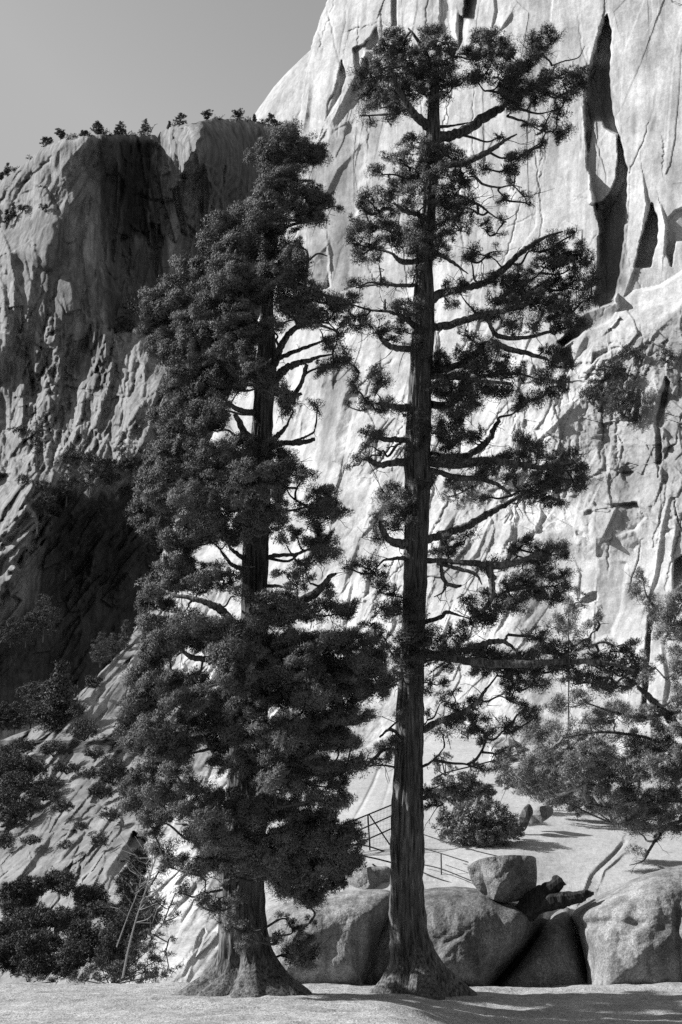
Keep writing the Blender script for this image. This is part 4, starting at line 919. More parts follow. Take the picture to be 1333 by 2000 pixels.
blobA = parse('''560 272 30 26;540 300 35 28;508 302 22 16;492 312 12 10;575 310 30 25;558 340 34 25;598 294 16 14;606 300 24 16;622 308 17 14;626 296 10 14;545 365 32 22;536 380 34 24;
600 378 36 24;626 400 22 20;606 420 32 20;575 395 25 18 .7;505 385 18 16;500 398 16 14;532 410 34 30;665 404 10 7 .6;478 425 24 24;500 440 20 20;520 450 32 20;560 442 22 14 .4;575 470 14 14 .3;
435 440 22 18;428 460 20 20;412 482 16 18;425 475 30 20;465 475 30 20;500 490 25 20;540 492 38 18;575 500 26 22;592 504 10 14;430 500 25 18;372 527 24 24;400 530 30 22;440 520 24 20;468 542 34 24;
334 555 22 20;326 572 20 20;302 582 20 20;296 600 16 24;290 625 14 24;322 610 34 28;350 575 30 24;370 592 35 30;400 570 30 25;380 630 40 30;430 600 40 30;440 560 30 25;500 568 35 25;540 540 35 28;576 545 28 25;
604 574 22 22;572 600 36 28;600 618 32 22;470 620 40 25;430 640 40 25;530 640 26 18;480 655 30 20;640 590 25 12 .5;662 600 20 10 .4;640 622 22 10 .4;665 632 12 8 .4;640 605 20 8 .4;625 640 16 12 .3;
286 648 14 14;310 668 28 26;322 690 22 20;345 700 33 28;380 680 40 30;420 670 35 30;440 700 35 30;400 722 40 30;360 740 34 28;440 742 28 28;400 770 38 28;362 790 30 26;430 788 18 24;408 808 33 24;350 765 24 20;
470 668 33 24;478 700 28 20;500 722 28 18;548 768 16 12;520 750 28 18;568 797 16 13;560 782 10 8;620 795 14 10 .5;667 703 22 8 .7;640 710 24 12 .6;640 668 24 12 .35;628 722 18 9 .7;650 680 14 7 .5;660 655 10 10 .4;470 760 18 10 .5;
330 820 28 24;366 820 36 25;340 848 26 22;398 838 28 16;420 815 18 14 .6;440 820 14 10 .4;
312 900 26 28;302 930 24 30;288 958 18 24;276 986 14 20;268 1002 10 14;340 880 35 25;380 880 35 25;420 890 35 25;460 878 35 20;505 872 32 16;540 885 20 16;340 930 40 30;390 930 40 30;440 930 40 30;490 930 38 30;532 930 30 28;320 980 40 30;
370 980 40 30;420 980 40 30;470 980 38 30;518 980 33 28;282 1020 18 18;310 1038 32 22;350 1058 36 18;380 1062 20 12;400 1040 35 24;440 1020 33 22;370 1030 35 22;520 1020 33 28;500 1045 28 18;478 1025 18 18;445 1055 16 12;
574 915 24 12 .8;592 934 22 10 .8;560 900 16 12;560 950 20 14 .6;600 985 25 10 .7;645 962 18 8;628 985 14 14;636 1000 18 14;664 1000 13 7;560 990 22 14 .5;600 1005 16 8 .6;650 985 12 8;655 1010 8 6;620 1020 20 10 .4;
625 1056 22 22;650 1072 16 18;622 1088 18 13;575 1040 12 12 .8;605 1062 18 10 .7;595 1100 22 12 .6;560 1120 30 18 .35;580 1140 25 12 .6;556 1165 24 14 .7;600 1120 22 12 .5;645 1160 9 30 .6;640 1185 14 14 .6;660 1195 20 12 .8;610 1190 26 12 .4;690 1190 16 18 .7;560 1060 16 16 .4;
345 1092 22 14;330 1105 22 14;370 1112 33 18;342 1132 30 18;400 1128 28 16 .7;388 1148 28 14 .7;420 1100 22 10 .5;430 1132 25 18 .6;462 1128 18 22 .6;460 1160 18 16 .6;300 1148 20 20;294 1176 20 18;310 1160 22 14;325 1185 16 10 .5;340 1140 30 14;360 1195 20 8 .5;
304 1232 34 24;282 1222 18 16;330 1250 35 25;300 1270 30 25;375 1222 33 20;402 1240 33 22;372 1258 33 14;432 1216 18 14;425 1258 30 16;310 1212 22 12 .7;352 1238 24 18;420 1285 25 10 .6;
520 1182 24 20;500 1222 28 18;542 1212 30 20;572 1190 22 16;596 1200 26 12 .6;625 1205 20 10 .5;470 1250 35 22;452 1282 30 24;490 1280 34 22;530 1270 40 30;570 1262 38 25;612 1256 34 18;650 1256 35 22;690 1258 35 22;730 1266 28 22;540 1310 40 30;
590 1310 40 30;640 1310 40 30;690 1310 40 30;735 1312 28 30;460 1320 35 30;500 1340 40 30;560 1360 40 30;620 1360 40 30;680 1360 40 30;730 1352 33 22;755 1330 14 16;436 1250 22 14;
290 1310 30 25;312 1340 35 25;272 1368 28 25;250 1390 16 22;300 1390 35 25;342 1370 30 22;352 1328 28 16;382 1330 22 12 .5;390 1368 30 24;425 1390 35 25;402 1342 24 10 .5;440 1378 33 24;485 1390 38 28;270 1330 18 18;
246 1420 12 28;270 1448 28 24;310 1430 40 30;360 1430 40 30;350 1468 33 24;310 1478 28 22;420 1440 38 28;470 1430 40 30;520 1430 40 30;570 1430 40 30;620 1420 40 30;670 1410 38 28;708 1398 28 16;690 1454 22 9;655 1450 33 20;
600 1470 40 30;550 1480 40 30;492 1480 40 30;445 1490 33 24;642 1498 33 18;694 1497 24 9;670 1506 22 12;650 1528 24 14;590 1520 40 24;540 1530 40 24;560 1450 30 20;500 1450 30 20;
250 1536 15 22;262 1570 22 24;284 1600 18 18;272 1530 22 16;300 1550 25 25;330 1560 30 30;352 1588 20 14;322 1600 22 14;368 1540 20 14;300 1505 26 12 .6;345 1510 26 12 .5;270 1510 16 12 .6;300 1625 16 10 .7;
400 1568 28 22;440 1570 33 24;480 1590 40 30;402 1608 28 30;430 1640 40 30;384 1640 22 20;480 1650 40 30;530 1580 40 24;580 1590 40 24;625 1598 34 22;668 1570 22 20;640 1560 20 16;540 1640 40 30;590 1640 40 30;640 1640 40 30;688 1628 20 22;
702 1645 12 18;420 1680 30 18;460 1692 33 18;510 1690 35 24;560 1690 40 24;610 1690 40 30;660 1690 33 30;694 1680 14 26;570 1730 33 20;610 1742 33 22;650 1722 28 22;540 1710 26 16;600 1765 20 8;
320 1660 26 10 .7;350 1684 28 14 .7;380 1705 22 10 .8;335 1690 20 8 .6;400 1690 22 14;
400 1762 22 13 .5;435 1775 26 13 .5;462 1760 18 18 .5;352 1742 18 8 .35;450 1805 26 12 .5;480 1815 18 14 .5;485 1840 20 12 .5;575 1812 33 14 .45;592 1835 22 14 .6;590 1858 16 20 .9;600 1880 10 12 .9;562 1792 18 7 .4;540 1838 16 12 .4;605 1800 16 9 .4;612 1860 10 14 .7''', 29.3, seed=3, axis=axisA, halfw=halfA)
rngA = np.random.default_rng(12)
core = []                                                   # the far half of the crown, which the photograph only shows through gaps
for b in blobA[::2]:
    if b[4] > 0.85 and b[1] > 420: core.append((b[0] * 0.85 + 0.15 * np.interp(b[1], axisA[:, 0], axisA[:, 1]), b[1], b[2], b[3], 0.8, -b[5] * 0.9))
blobA2 = np.vstack([blobA, np.array(core)])
big_tree('cedar_tree', 'big cedar with dense bushy crown and wide flared base, left of the tall juniper', P(470, 1950, 29.3), 29.3, rowsA, limbsA, blobA2, 21, m_leafA, m_bark, m_twig, lobes=0.15, dead=260, bark_amp=0.12)

rowsB = [(1942, 722, 926), (1935, 728, 916), (1925, 738, 905), (1910, 750, 890), (1895, 757, 876), (1880, 762, 864), (1860, 764, 850), (1830, 763, 838), (1800, 763, 832), (1760, 763, 829), (1720, 764, 828), (1660, 764, 827), (1600, 766, 826), (1500, 771, 825), (1400, 776, 827), (1300, 782, 828), (1200, 788, 831), (1100, 790, 834),
         (1000, 792, 837), (950, 792, 840), (900, 790, 839), (850, 794, 842), (800, 797, 842), (750, 800, 843), (700, 803, 845), (650, 806, 848), (600, 808, 848), (550, 812, 846), (500, 814, 845), (450, 821, 848), (400, 827, 851), (350, 829, 854), (300, 832, 858), (260, 834, 860), (220, 836, 858), (180, 840, 858), (140, 846, 858), (90, 852, 857)]
limbsB = [[(842, 268, 0, 10), (880, 266, .2, 10), (915, 252, .4, 10), (945, 232, .6, 10), (975, 212, .8, 8), (1000, 194, .9, 6), (1045, 172, 1, 4), (1100, 145, 1, 2)],
 [(838, 246, 0, 10), (815, 228, -.3, 9), (797, 206, -.5, 7), (778, 172, -.6, 5), (760, 130, -.6, 3)], [(845, 248, 0, 4), (880, 246, .5, 2.5), (915, 240, .7, 1.5)],
 [(850, 322, 0, 6), (900, 320, -.3, 6), (935, 306, -.5, 6), (962, 292, -.6, 5), (985, 275, -.6, 3), (1010, 262, -.6, 1.5)], [(928, 345, -.3, 3), (945, 360, -.4, 2.5), (975, 366, -.4, 2), (1000, 362, -.4, 1.2), (1020, 366, -.4, 1)],
 [(890, 380, 0, 4), (915, 390, -.2, 3), (940, 402, -.3, 2.5), (965, 422, -.3, 1.5), (990, 434, -.3, .8)], [(835, 425, 0, 7), (812, 418, -.4, 5), (790, 412, -.6, 4), (768, 396, -.7, 2)],
 [(990, 212, .8, 3), (1020, 214, .9, 3), (1050, 222, .9, 2), (1085, 216, .9, 1)], [(990, 226, .8, 3), (1030, 240, .8, 2), (1060, 258, .8, 1)],
 [(820, 508, 0, 5), (798, 512, -.3, 6), (780, 508, -.5, 5), (768, 496, -.6, 3)], [(818, 556, 0, 3), (795, 558, -.3, 4), (760, 556, -.5, 3), (722, 552, -.7, 2), (700, 562, -.8, 1.5)],
 [(840, 490, 0, 5), (868, 502, -.4, 4), (890, 516, -.5, 3), (915, 535, -.6, 1)],
 [(842, 582, 0, 11), (870, 570, .2, 8), (910, 562, .4, 7), (945, 552, .6, 7), (980, 530, .7, 7), (1010, 500, .7, 6), (1040, 478, .7, 5), (1068, 462, .7, 3), (1100, 452, .7, 1.5)], [(1036, 482, .7, 4), (1048, 468, .7, 1)],
 [(845, 640, 0, 8), (880, 634, -.2, 8), (920, 622, -.4, 7), (960, 612, -.5, 6), (1010, 600, -.6, 5), (1060, 580, -.6, 3)], [(950, 610, -.4, 4), (960, 640, -.4, 4), (975, 656, -.4, 5), (1020, 660, -.4, 4), (1075, 648, -.4, 3)],
 [(843, 725, 0, 7), (890, 715, -.2, 7), (930, 690, -.3, 7), (960, 668, -.3, 7), (990, 680, -.3, 6), (1030, 690, -.3, 5), (1070, 702, -.3, 3)],
 [(812, 682, 0, 6), (785, 682, -.4, 6), (762, 676, -.6, 6), (745, 662, -.7, 4)], [(815, 640, 0, 6), (790, 622, -.4, 5), (765, 610, -.6, 3), (725, 606, -.8, 2)], [(752, 604, -.6, 3), (752, 592, -.6, 2.5), (753, 584, -.6, 1)],
 [(842, 790, 0, 8), (875, 792, .2, 8), (895, 775, .4, 7), (920, 745, .5, 6), (960, 730, .6, 4), (1010, 730, .6, 3)], [(842, 735, 0, 6), (880, 736, -.4, 5), (930, 742, -.6, 4), (1000, 750, -.7, 3)],
 [(805, 796, 0, 9), (785, 796, -.4, 7), (758, 792, -.6, 5), (735, 788, -.7, 3)], [(798, 860, 0, 6), (775, 859, -.3, 5.5), (750, 858, -.5, 5), (735, 852, -.6, 3)], [(795, 855, 0, 3), (775, 870, -.3, 2), (755, 874, -.4, 1)],
 [(795, 902, 0, 8), (770, 904, -.3, 7), (740, 908, -.5, 6), (722, 898, -.6, 5), (708, 896, -.6, 2)],
 [(842, 890, 0, 9), (880, 894, .2, 8), (915, 888, .3, 7), (940, 872, .3, 7), (955, 858, .3, 6), (966, 836, .3, 5), (972, 826, .3, 4), (978, 822, .3, 2)],
 [(842, 902, 0, 10), (890, 908, -.3, 9), (950, 900, -.5, 8), (1000, 905, -.6, 6), (1060, 912, -.7, 5), (1120, 900, -.7, 3)], [(842, 918, 0, 5), (890, 932, -.2, 6), (940, 936, -.3, 5), (975, 948, -.4, 4), (1000, 968, -.4, 2)],
 [(832, 1056, 0, 7), (870, 1042, .2, 8), (910, 1028, .4, 8), (945, 1008, .5, 7), (975, 992, .6, 6), (1010, 972, .7, 4), (1030, 960, .7, 2)],
 [(805, 1062, 0, 9), (780, 1062, -.3, 9), (758, 1052, -.5, 7), (747, 1035, -.6, 5), (742, 1018, -.6, 3)],
 [(830, 1096, 0, 6), (870, 1095, -.3, 5), (920, 1100, -.5, 6), (970, 1104, -.6, 8), (1010, 1098, -.6, 6), (1060, 1080, -.6, 4)], [(855, 1100, -.2, 4), (900, 1112, -.4, 4), (930, 1122, -.5, 3), (942, 1142, -.5, 1)], [(955, 1108, -.6, 7), (962, 1140, -.6, 7), (958, 1175, -.6, 5), (940, 1196, -.6, 3)],
 [(862, 1102, -.2, 3), (864, 1122, -.3, 4), (872, 1138, -.4, 4), (890, 1145, -.4, 4), (902, 1144, -.4, 2)], [(870, 1140, -.4, 3), (866, 1156, -.4, 2), (848, 1166, -.4, 1)],
 [(830, 1215, 0, 5), (860, 1206, -.3, 4), (872, 1196, -.4, 4), (884, 1198, -.4, 3), (910, 1206, -.4, 1)], [(795, 1092, 0, 5), (780, 1090, -.3, 4), (750, 1094, -.5, 2)],
 [(828, 1275, 0, 9), (880, 1285, -.5, 8), (950, 1296, -1, 8), (1030, 1296, -1.2, 7), (1110, 1292, -1.3, 5), (1190, 1296, -1.4, 4), (1240, 1310, -1.4, 2)], [(905, 1272, -.4, 6), (940, 1260, -.6, 6), (970, 1252, -.7, 5), (990, 1256, -.7, 4), (1012, 1274, -.7, 2)], [(986, 1252, -.7, 3), (992, 1240, -.7, 2), (990, 1246, -.7, 1)],
 [(828, 1425, 0, 8), (860, 1408, -.3, 6), (890, 1398, -.5, 6), (930, 1374, -.6, 4), (950, 1345, -.7, 3)], [(1150, 1262, -1.3, 2), (1180, 1254, -1.3, 2.5), (1200, 1262, -1.3, 1.5), (1220, 1258, -1.3, 1)],
 [(790, 1480, 0, 4), (760, 1462, -.3, 3), (735, 1478, -.5, 3.5), (712, 1500, -.6, 2)], [(822, 1560, 0, 5), (845, 1555, -.3, 4), (866, 1570, -.4, 1.5)], [(820, 1500, 0, 3), (840, 1490, -.3, 2.5), (856, 1476, -.4, 2), (868, 1460, -.4, 1)],
 [(775, 1430, 0, 4), (760, 1425, -.2, 3), (742, 1440, -.3, 2)], [(842, 120, 0, 5), (812, 72, -.3, 3), (798, 55, -.3, 1.5)], [(1078, 128, 1, 1.5), (1100, 120, 1, 1.5), (1130, 112, 1, 1.2), (1142, 90, 1, .8)]]
blobB = parse('''771 72 22 16;792 90 30 22;752 100 25 22;842 68 26 18;862 88 28 24;832 110 30 25;722 130 20 16;710 150 18 18;746 140 30 25;782 140 35 25;820 150 30 25;868 130 28 24;884 108 10 16;700 170 10 12;722 180 24 20;760 180 35 24;800 182 35 22;
850 168 33 22;884 164 16 18;742 208 24 16;780 218 28 16;842 200 16 12;868 188 14 10;760 235 18 8 .5;705 225 11 7 .7;725 242 7 7 .6;800 120 30 24;772 110 26 20;838 130 26 20;700 152 8 10 .6;
935 80 24 18;958 78 22 18;984 90 17 18;925 108 20 18;960 116 33 24;998 108 16 14;915 150 14 12 .8;942 146 18 12;980 148 34 20;1010 148 24 18;1040 78 16 12 .8;1042 108 16 14;1070 62 14 14;1078 78 11 14;1052 95 18 14;1046 122 22 13;1022 130 22 14;1058 168 28 13;
1100 150 28 16 .9;1130 138 18 14;1138 160 12 16;1120 178 26 14;1090 188 28 10;1042 188 30 18;1002 188 30 20;1002 208 22 10;980 178 22 14;932 155 22 9 .7;1070 140 20 8 .6;1010 170 34 16;
1078 216 20 5 .4;1095 228 10 10 .7;1062 248 22 12 .6;1088 264 13 9 .8;1058 276 13 7 .8;1105 262 9 7 .7;1040 240 18 10 .4;1110 250 8 6 .5;975 266 14 7;1010 308 20 11;1004 338 20 11;1030 302 12 9;990 326 14 9 .7;945 326 14 7;980 390 17 8;1025 382 12 6 .6;1000 360 14 6 .4;1035 400 8 5 .4;
810 276 28 14;832 298 42 18;872 300 32 16;898 312 24 13;790 312 18 16;762 306 22 12 .5;820 340 38 18 .7;782 352 24 18 .6;748 338 18 12 .5;730 332 10 9;870 342 30 18 .6;908 338 22 16;900 362 24 14;840 320 30 12;720 385 18 18;706 400 11 13;760 380 33 18 .8;800 382 33 18 .8;742 410 33 16;
792 408 28 12 .8;872 384 28 18;908 400 24 18;872 410 28 18;918 424 10 9;885 425 24 12;700 448 18 16;690 470 14 16 .8;738 440 33 18 .8;780 450 35 20;820 452 28 20;772 480 30 18;722 478 28 18 .7;700 500 18 13 .6;740 510 24 13 .5;820 480 33 20;860 470 28 16 .9;900 450 28 13 .7;
940 442 24 13 .6;968 456 22 10 .5;985 430 9 9 .5;860 496 22 10;920 508 22 9 .9;925 492 18 7 .8;970 488 11 11 .5;960 500 12 7 .5;750 552 28 6 .4;770 556 18 6 .5;850 450 24 18;690 430 12 12 .6;840 500 14 10;
696 558 17 16;680 588 18 18;664 602 10 18;700 620 16 14 .5;792 592 20 14;800 612 18 12;778 602 12 10;740 640 28 18 .5;710 628 18 13 .6;700 640 14 10 .6;790 642 22 18 .7;760 664 18 9;746 654 13 9;822 642 16 28 .8;812 680 18 13 .7;730 730 20 14;702 726 13 9;746 746 17 11;692 762 18 14 .6;
682 792 9 12 .3;715 780 20 13 .8;760 790 18 13;745 800 12 8;706 800 10 9 .5;735 765 10 8 .7;790 808 12 12 .8;680 630 10 22 .5;672 690 10 16 .5;690 745 10 10 .6;
870 556 11 8;902 560 24 12 .5;880 592 22 12 .35;900 572 14 8 .5;1116 458 7 10;1082 478 22 16;1052 490 18 11;1090 502 28 18;1132 492 18 16;1148 512 16 18;1112 522 34 20;1062 520 33 20 .8;1012 540 28 20;982 546 24 18;955 548 16 10;1160 540 11 18;1122 560 38 22;1072 560 40 22;1022 570 35 22;
982 580 28 20;1148 582 18 20;1100 602 38 20;1052 592 34 20;1002 602 28 18;1118 628 33 14;1072 626 28 13 .8;932 612 28 10 .8;962 620 28 13;1000 642 28 13;1042 642 26 12;900 650 18 14 .35;920 660 10 14 .4;1090 640 22 12;
1097 690 22 13;1062 682 20 10 .5;1080 710 24 14;1112 716 15 11;1060 740 28 14;1090 750 22 13;1102 764 11 7;1070 766 16 10;1040 780 20 9;1020 780 14 9;1015 796 9 7;992 768 14 8;872 700 24 14;910 690 28 18;950 682 28 18;882 740 33 20 .9;922 720 33 20;962 720 28 20;1000 736 28 18;
940 762 33 20;980 764 22 13;900 770 33 20;930 788 28 13;872 792 24 14 .9;902 806 22 12;880 765 26 18;860 720 16 20;1016 720 20 8 .4;990 700 24 12 .5;860 760 18 18;
720 844 18 10;738 855 16 9;718 868 10 6;745 888 9 5 .4;702 902 16 10 .5;688 912 12 8 .4;712 890 12 8 .6;933 848 18 11;918 856 14 9 .8;882 832 28 24;902 858 22 18 .9;872 868 22 18;858 842 16 22;890 815 20 14;
1019 866 20 16;1052 880 20 18;1012 900 33 20;972 900 28 13;932 905 33 13;882 900 28 13;1090 894 24 10;1120 888 18 9;1110 918 28 18;1138 930 13 16;1062 918 34 20;1128 948 20 14;1080 948 34 18;1042 948 28 18;1060 978 33 12;1086 986 16 9;1020 968 18 12;930 930 28 11;890 940 16 9 .6;945 974 13 11;
845 930 12 14;1000 935 24 14;1142 915 9 9;852 905 18 14;960 920 24 10;
769 956 16 12;752 962 10 6 .7;755 978 18 10 .9;790 970 12 14;772 1000 20 18 .9;792 1012 18 18;752 1030 18 14 .8;740 1052 12 12 .8;800 1000 10 20;735 1010 8 8 .5;780 1030 16 12;870 1052 28 13 .8;882 1078 20 10 .9;852 1076 16 10;915 1045 10 8;892 1062 14 10 .8;
1030 1058 22 12;1002 1076 18 10;1060 1076 33 13;1096 1080 16 15;1052 1094 28 9;1100 1070 10 8;1062 1120 28 16;1022 1132 28 16;1080 1140 20 16;1042 1160 33 18;1080 1170 22 13;992 1150 22 13;1000 1190 28 13;960 1190 22 18;917 1178 17 16;952 1160 12 10;930 1200 20 14;980 1104 22 10;952 1112 14 8;
1100 1120 14 12;1102 1150 10 14;1020 1100 20 8;975 1170 18 14;1010 1170 16 12;955 1215 22 10;703 1104 20 12 .8;680 1108 12 8 .5;732 1112 28 22 .6;740 1150 22 18 .5;752 1190 33 24 .55;782 1192 22 22 .8;770 1160 18 14 .6;792 1212 14 14 .8;722 1220 22 18 .6;745 1235 26 14 .6;
802 1250 33 22 .8;832 1240 28 16 .8;882 1240 34 18 .9;782 1280 28 22;822 1290 22 12 .7;850 1268 28 18 .8;900 1270 34 20;940 1280 33 20;872 1300 22 14;982 1290 34 20;1022 1290 34 24;940 1308 28 16;1000 1320 34 18;920 1218 22 12;950 1212 14 10;1046 1240 22 14;1062 1262 28 18;1100 1270 34 20;
1100 1302 34 18;1150 1262 24 8 .4;1150 1290 34 18;1218 1273 11 9;1195 1262 10 8 .6;1236 1262 9 12 .8;1192 1300 34 22;1230 1300 20 26;1242 1322 10 22;1200 1338 28 12;1150 1330 28 12;1052 1338 28 13;1010 1345 24 11;1180 1345 24 8;1225 1340 14 12;970 1310 28 14;1060 1310 30 16;1120 1325 26 12;
866 1334 14 9 .8;860 1370 18 14 .6;884 1352 18 9 .5;920 1380 22 14;902 1400 24 11;880 1415 28 13;930 1410 28 16;950 1434 20 13;945 1450 11 9;912 1430 18 11;865 1430 16 12 .6;895 1385 18 12 .7;1030 1386 22 11;1042 1400 22 10;1010 1372 18 8 .6;990 1362 20 10 .5;1000 1428 18 8;988 1418 12 8 .8;985 1465 7 4;972 1472 7 5;
945 1502 14 7;930 1498 8 4;835 1400 9 20 .6;748 1459 18 11;768 1466 14 9;775 1445 11 12 .8;762 1480 10 8 .7;836 1552 16 10;846 1566 13 8;838 1575 12 6 .7;730 1492 16 8 .6;700 1478 14 6 .6;840 1330 9 14 .7''', 31.0, 1.4, seed=5)
_rb = np.random.default_rng(77); _ex = []
for _y, _x, _r in ((300, 846, 22), (345, 838, 20), (392, 842, 22), (440, 830, 24), (478, 838, 24), (530, 822, 14), (600, 826, 18), (655, 830, 20), (690, 826, 16), (748, 838, 16), (812, 826, 20), (842, 838, 20), (876, 816, 16), (942, 832, 16), (985, 800, 18), (1022, 806, 16), (1170, 806, 22), (1205, 812, 24), (1245, 806, 26), (1285, 800, 28), (1318, 790, 24), (1350, 832, 14), (1395, 782, 12), (1450, 776, 12)):
    _ex.append((_x + _rb.uniform(-5, 5), _y, _r, _r * 0.75, 0.8, -0.55))
blobB = np.vstack([blobB, np.array(_ex)])
big_tree('juniper_tree', 'tallest tree, a straight trunk with open layered boughs right of the bushy cedar', P(800, 1935, 31.0), 31.0, rowsB, limbsB, blobB, 22, m_leafB, m_bark, m_twig, pr=10.0, n_per=155, L=5.6, w=0.7, k=2.7, lobes=0.5, dead=480, bark_amp=0.13, twig_r=0.8)

limbsC = [[(1440, 1560, 1.5, 12), (1360, 1460, .8, 9), (1310, 1405, .3, 8), (1285, 1378, 0, 7), (1262, 1355, -.2, 6), (1245, 1340, -.3, 3)], [(1400, 1320, 1, 8), (1345, 1256, .5, 6), (1322, 1238, .2, 5.5), (1300, 1208, 0, 5), (1275, 1182, -.2, 3.5), (1262, 1160, -.3, 2), (1255, 1130, -.3, 1)],
  [(1440, 1560, 1.5, 9), (1370, 1570, 1, 6), (1320, 1562, .5, 5), (1270, 1568, 0, 4), (1210, 1580, -.3, 3), (1150, 1570, -.5, 2)], [(1430, 1590, 1, 6), (1360, 1600, .5, 5), (1325, 1605, 0, 4), (1300, 1618, -.2, 3.5), (1282, 1640, -.3, 3), (1268, 1662, -.4, 2.5), (1256, 1682, -.4, 1.5), (1230, 1690, -.4, .8)],
  [(1440, 1500, 1, 7), (1350, 1470, .6, 4), (1260, 1440, 0, 3), (1180, 1430, -.3, 2.5), (1100, 1440, -.4, 1.5)], [(1330, 1390, .3, 4), (1250, 1400, -.2, 3), (1190, 1388, -.4, 2), (1140, 1370, -.5, 1.2)], [(1345, 1256, .5, 3), (1330, 1300, .3, 2), (1300, 1330, .2, 1)]]
rowsC = [(1700, 1400, 1480), (1600, 1420, 1470), (1450, 1428, 1462), (1250, 1432, 1455), (1120, 1438, 1448)]
blobC = parse('''1250 1128 12 14 .5;1245 1152 14 14 .7;1262 1166 16 14 .6;1272 1190 18 12 .6;1290 1200 28 20 .7;1318 1185 22 26 .7;1312 1215 18 20 .7;1300 1240 22 20 .5;1325 1290 14 30 .5;1280 1298 24 22 .4;1260 1320 26 16 .35;1250 1280 14 14 .3;
1110 1372 50 22 .55;1200 1400 55 26 .6;1285 1400 50 30 .6;1050 1430 42 20 .55;1130 1440 55 26 .75;1220 1450 55 26 .75;1300 1460 45 28 .75;1010 1480 40 16 .7;1060 1490 45 26 .9;1130 1500 55 26;1200 1510 55 28;1280 1500 50 28;1010 1515 32 14 .8;985 1500 24 10 .6;1050 1540 42 22;1110 1550 38 22;
1160 1540 40 24;1240 1560 45 24 .9;1300 1560 36 22;1260 1600 42 20 .9;1220 1592 33 22;1310 1615 26 14 .5;1085 1470 40 20;1170 1470 40 20;1250 1480 40 20;1095 1520 40 20;1150 1405 30 16 .5;1330 1500 30 40 .8;1330 1350 20 30 .5;1180 1575 30 12 .8;1285 1640 14 8 .35;1245 1665 22 8 .25;1250 1625 24 8 .7;
1150 1250 30 20 .35;1110 1200 26 30 .4;1130 1170 18 22 .35;1165 1225 22 22 .3;1090 1230 28 22 .5;1050 1260 26 14 .4;1170 1195 12 22 .3''', 41.0, 2.5, seed=7)
t_c = [b for b in blobC if not (b[1] < 1262 and b[0] < 1185)] + [(1440 + 90 * math.sin(2.1 * k), 1120 + 22 * k, 50, 28, 0.9, 1.3 * math.cos(2.1 * k)) for k in range(20)]
big_tree('juniper_tree', 'pale airy juniper reaching in from the right edge above the sunny slope', P(1440, 1700, 41.0), 41.0, rowsC, limbsC, np.array(t_c), 23, m_leafC, m_bark, m_twigl, pr=12.0, n_per=240, L=6.0, w=0.6, dead=200, k=3.0, twig_r=0.5)
t_p = np.array([b for b in blobC if b[1] < 1262 and b[0] < 1185])
big_tree('pine_tree', 'slender grey pine standing behind the lower right boughs of the tall juniper', P(1110, 1470, 62.0), 62.0, [(1480, 1109, 1113), (1300, 1109.5, 1112.5), (1150, 1110.5, 1111.5)], [], t_p, 24, m_leafC, m_bark, m_twig, pr=11, n_per=150, L=6, w=0.6, dead=10, k=3.6)

def bush(label, D, px, py, txt, seed, leaf=None, pr=9.0, n_per=60, L=5.0, w=1.0, k=2.4, dz=1.0, name='bush', group=None, up=0.3, stem=True):
    rng = np.random.default_rng(seed); bl = parse(txt, D, dz, seed)
    loc = P(px, py, D); t = root(name, loc, label, 'bush' if name == 'bush' else 'shrub', group)
    C = P(bl[:, 0], bl[:, 1], D + bl[:, 5]); pc = []; pr_ = []; T_ = Tubes()
    for i, b in enumerate(bl):
        sc = mpp(b[1], D); n = max(3, int(b[4] * k * b[2] * b[3] / pr ** 2)); d = rng.normal(size=(n, 3)); d[:, 2] += .2; d /= np.linalg.norm(d, axis=1)[:, None]
        e = np.array([b[2], 0.5 * (b[2] + b[3]), b[3]]) * sc; q = C[i] + d * (0.3 + 0.7 * rng.uniform(size=n) ** 0.5)[:, None] * e
        pc.append(q); pr_.append(pr * sc * rng.uniform(0.5, 1.2, n))
        base = np.array(loc) if stem else C[i] - np.array([0.1, 0, 1.2 * b[3] * sc])
        prv = C[np.argmin(np.linalg.norm(C[:i] - C[i], axis=1))] if i else C[0] - np.array([0, 0, 0.3 * b[3] * sc])
        T_.add(smooth_path([base if stem else prv, (base + C[i]) / 2 + rng.normal(0, .1, 3) * sc * 10, C[i] + 0.001], 3), np.linspace(1.6, 0.7, 7) * sc, 4)
        for j in range(0, n, 3): T_.add(np.array([C[i], (C[i] + q[j]) / 2 + rng.normal(0, 1.5, 3) * sc, q[j]]), np.array([.8, .6, .3]) * sc, 3)
    m0 = mpp(py, D); V, Fa = blades(np.concatenate(pc), np.concatenate(pr_), m0, n_per, L * m0, w * m0, rng, up)
    mesh_obj('foliage', V, Fa, leaf or m_leafD, t); mesh_obj('stems', *T_.arrays(), m_twig, t)
    return t
bush('round leafy bush in front of the stones beside the sunny slope', 43.5, 930, 1650, '''880 1600 30 24;920 1590 35 25;960 1592 34 25;995 1610 26 24;870 1620 22 22 .8;900 1630 36 22;940 1640 40 20;980 1632 32 20;1010 1632 16 16;920 1612 36 24;960 1615 36 24''', 31, pr=8, n_per=70)
bush('flat dark bush directly above the round leafy bush, right of the trunk', 47, 905, 1590, '''870 1535 26 16;905 1530 34 20;940 1545 28 16;890 1552 30 18;925 1562 34 14;960 1568 16 9;865 1555 20 16 .8''', 32, pr=7, n_per=70, k=3)
bush('small thin bush by the upper handrail beside the right-hand trunk', 55, 870, 1515, '''850 1500 16 20 .5;870 1490 14 22 .5;888 1500 12 12 .5;860 1475 10 14 .4''', 33, pr=7, n_per=40)

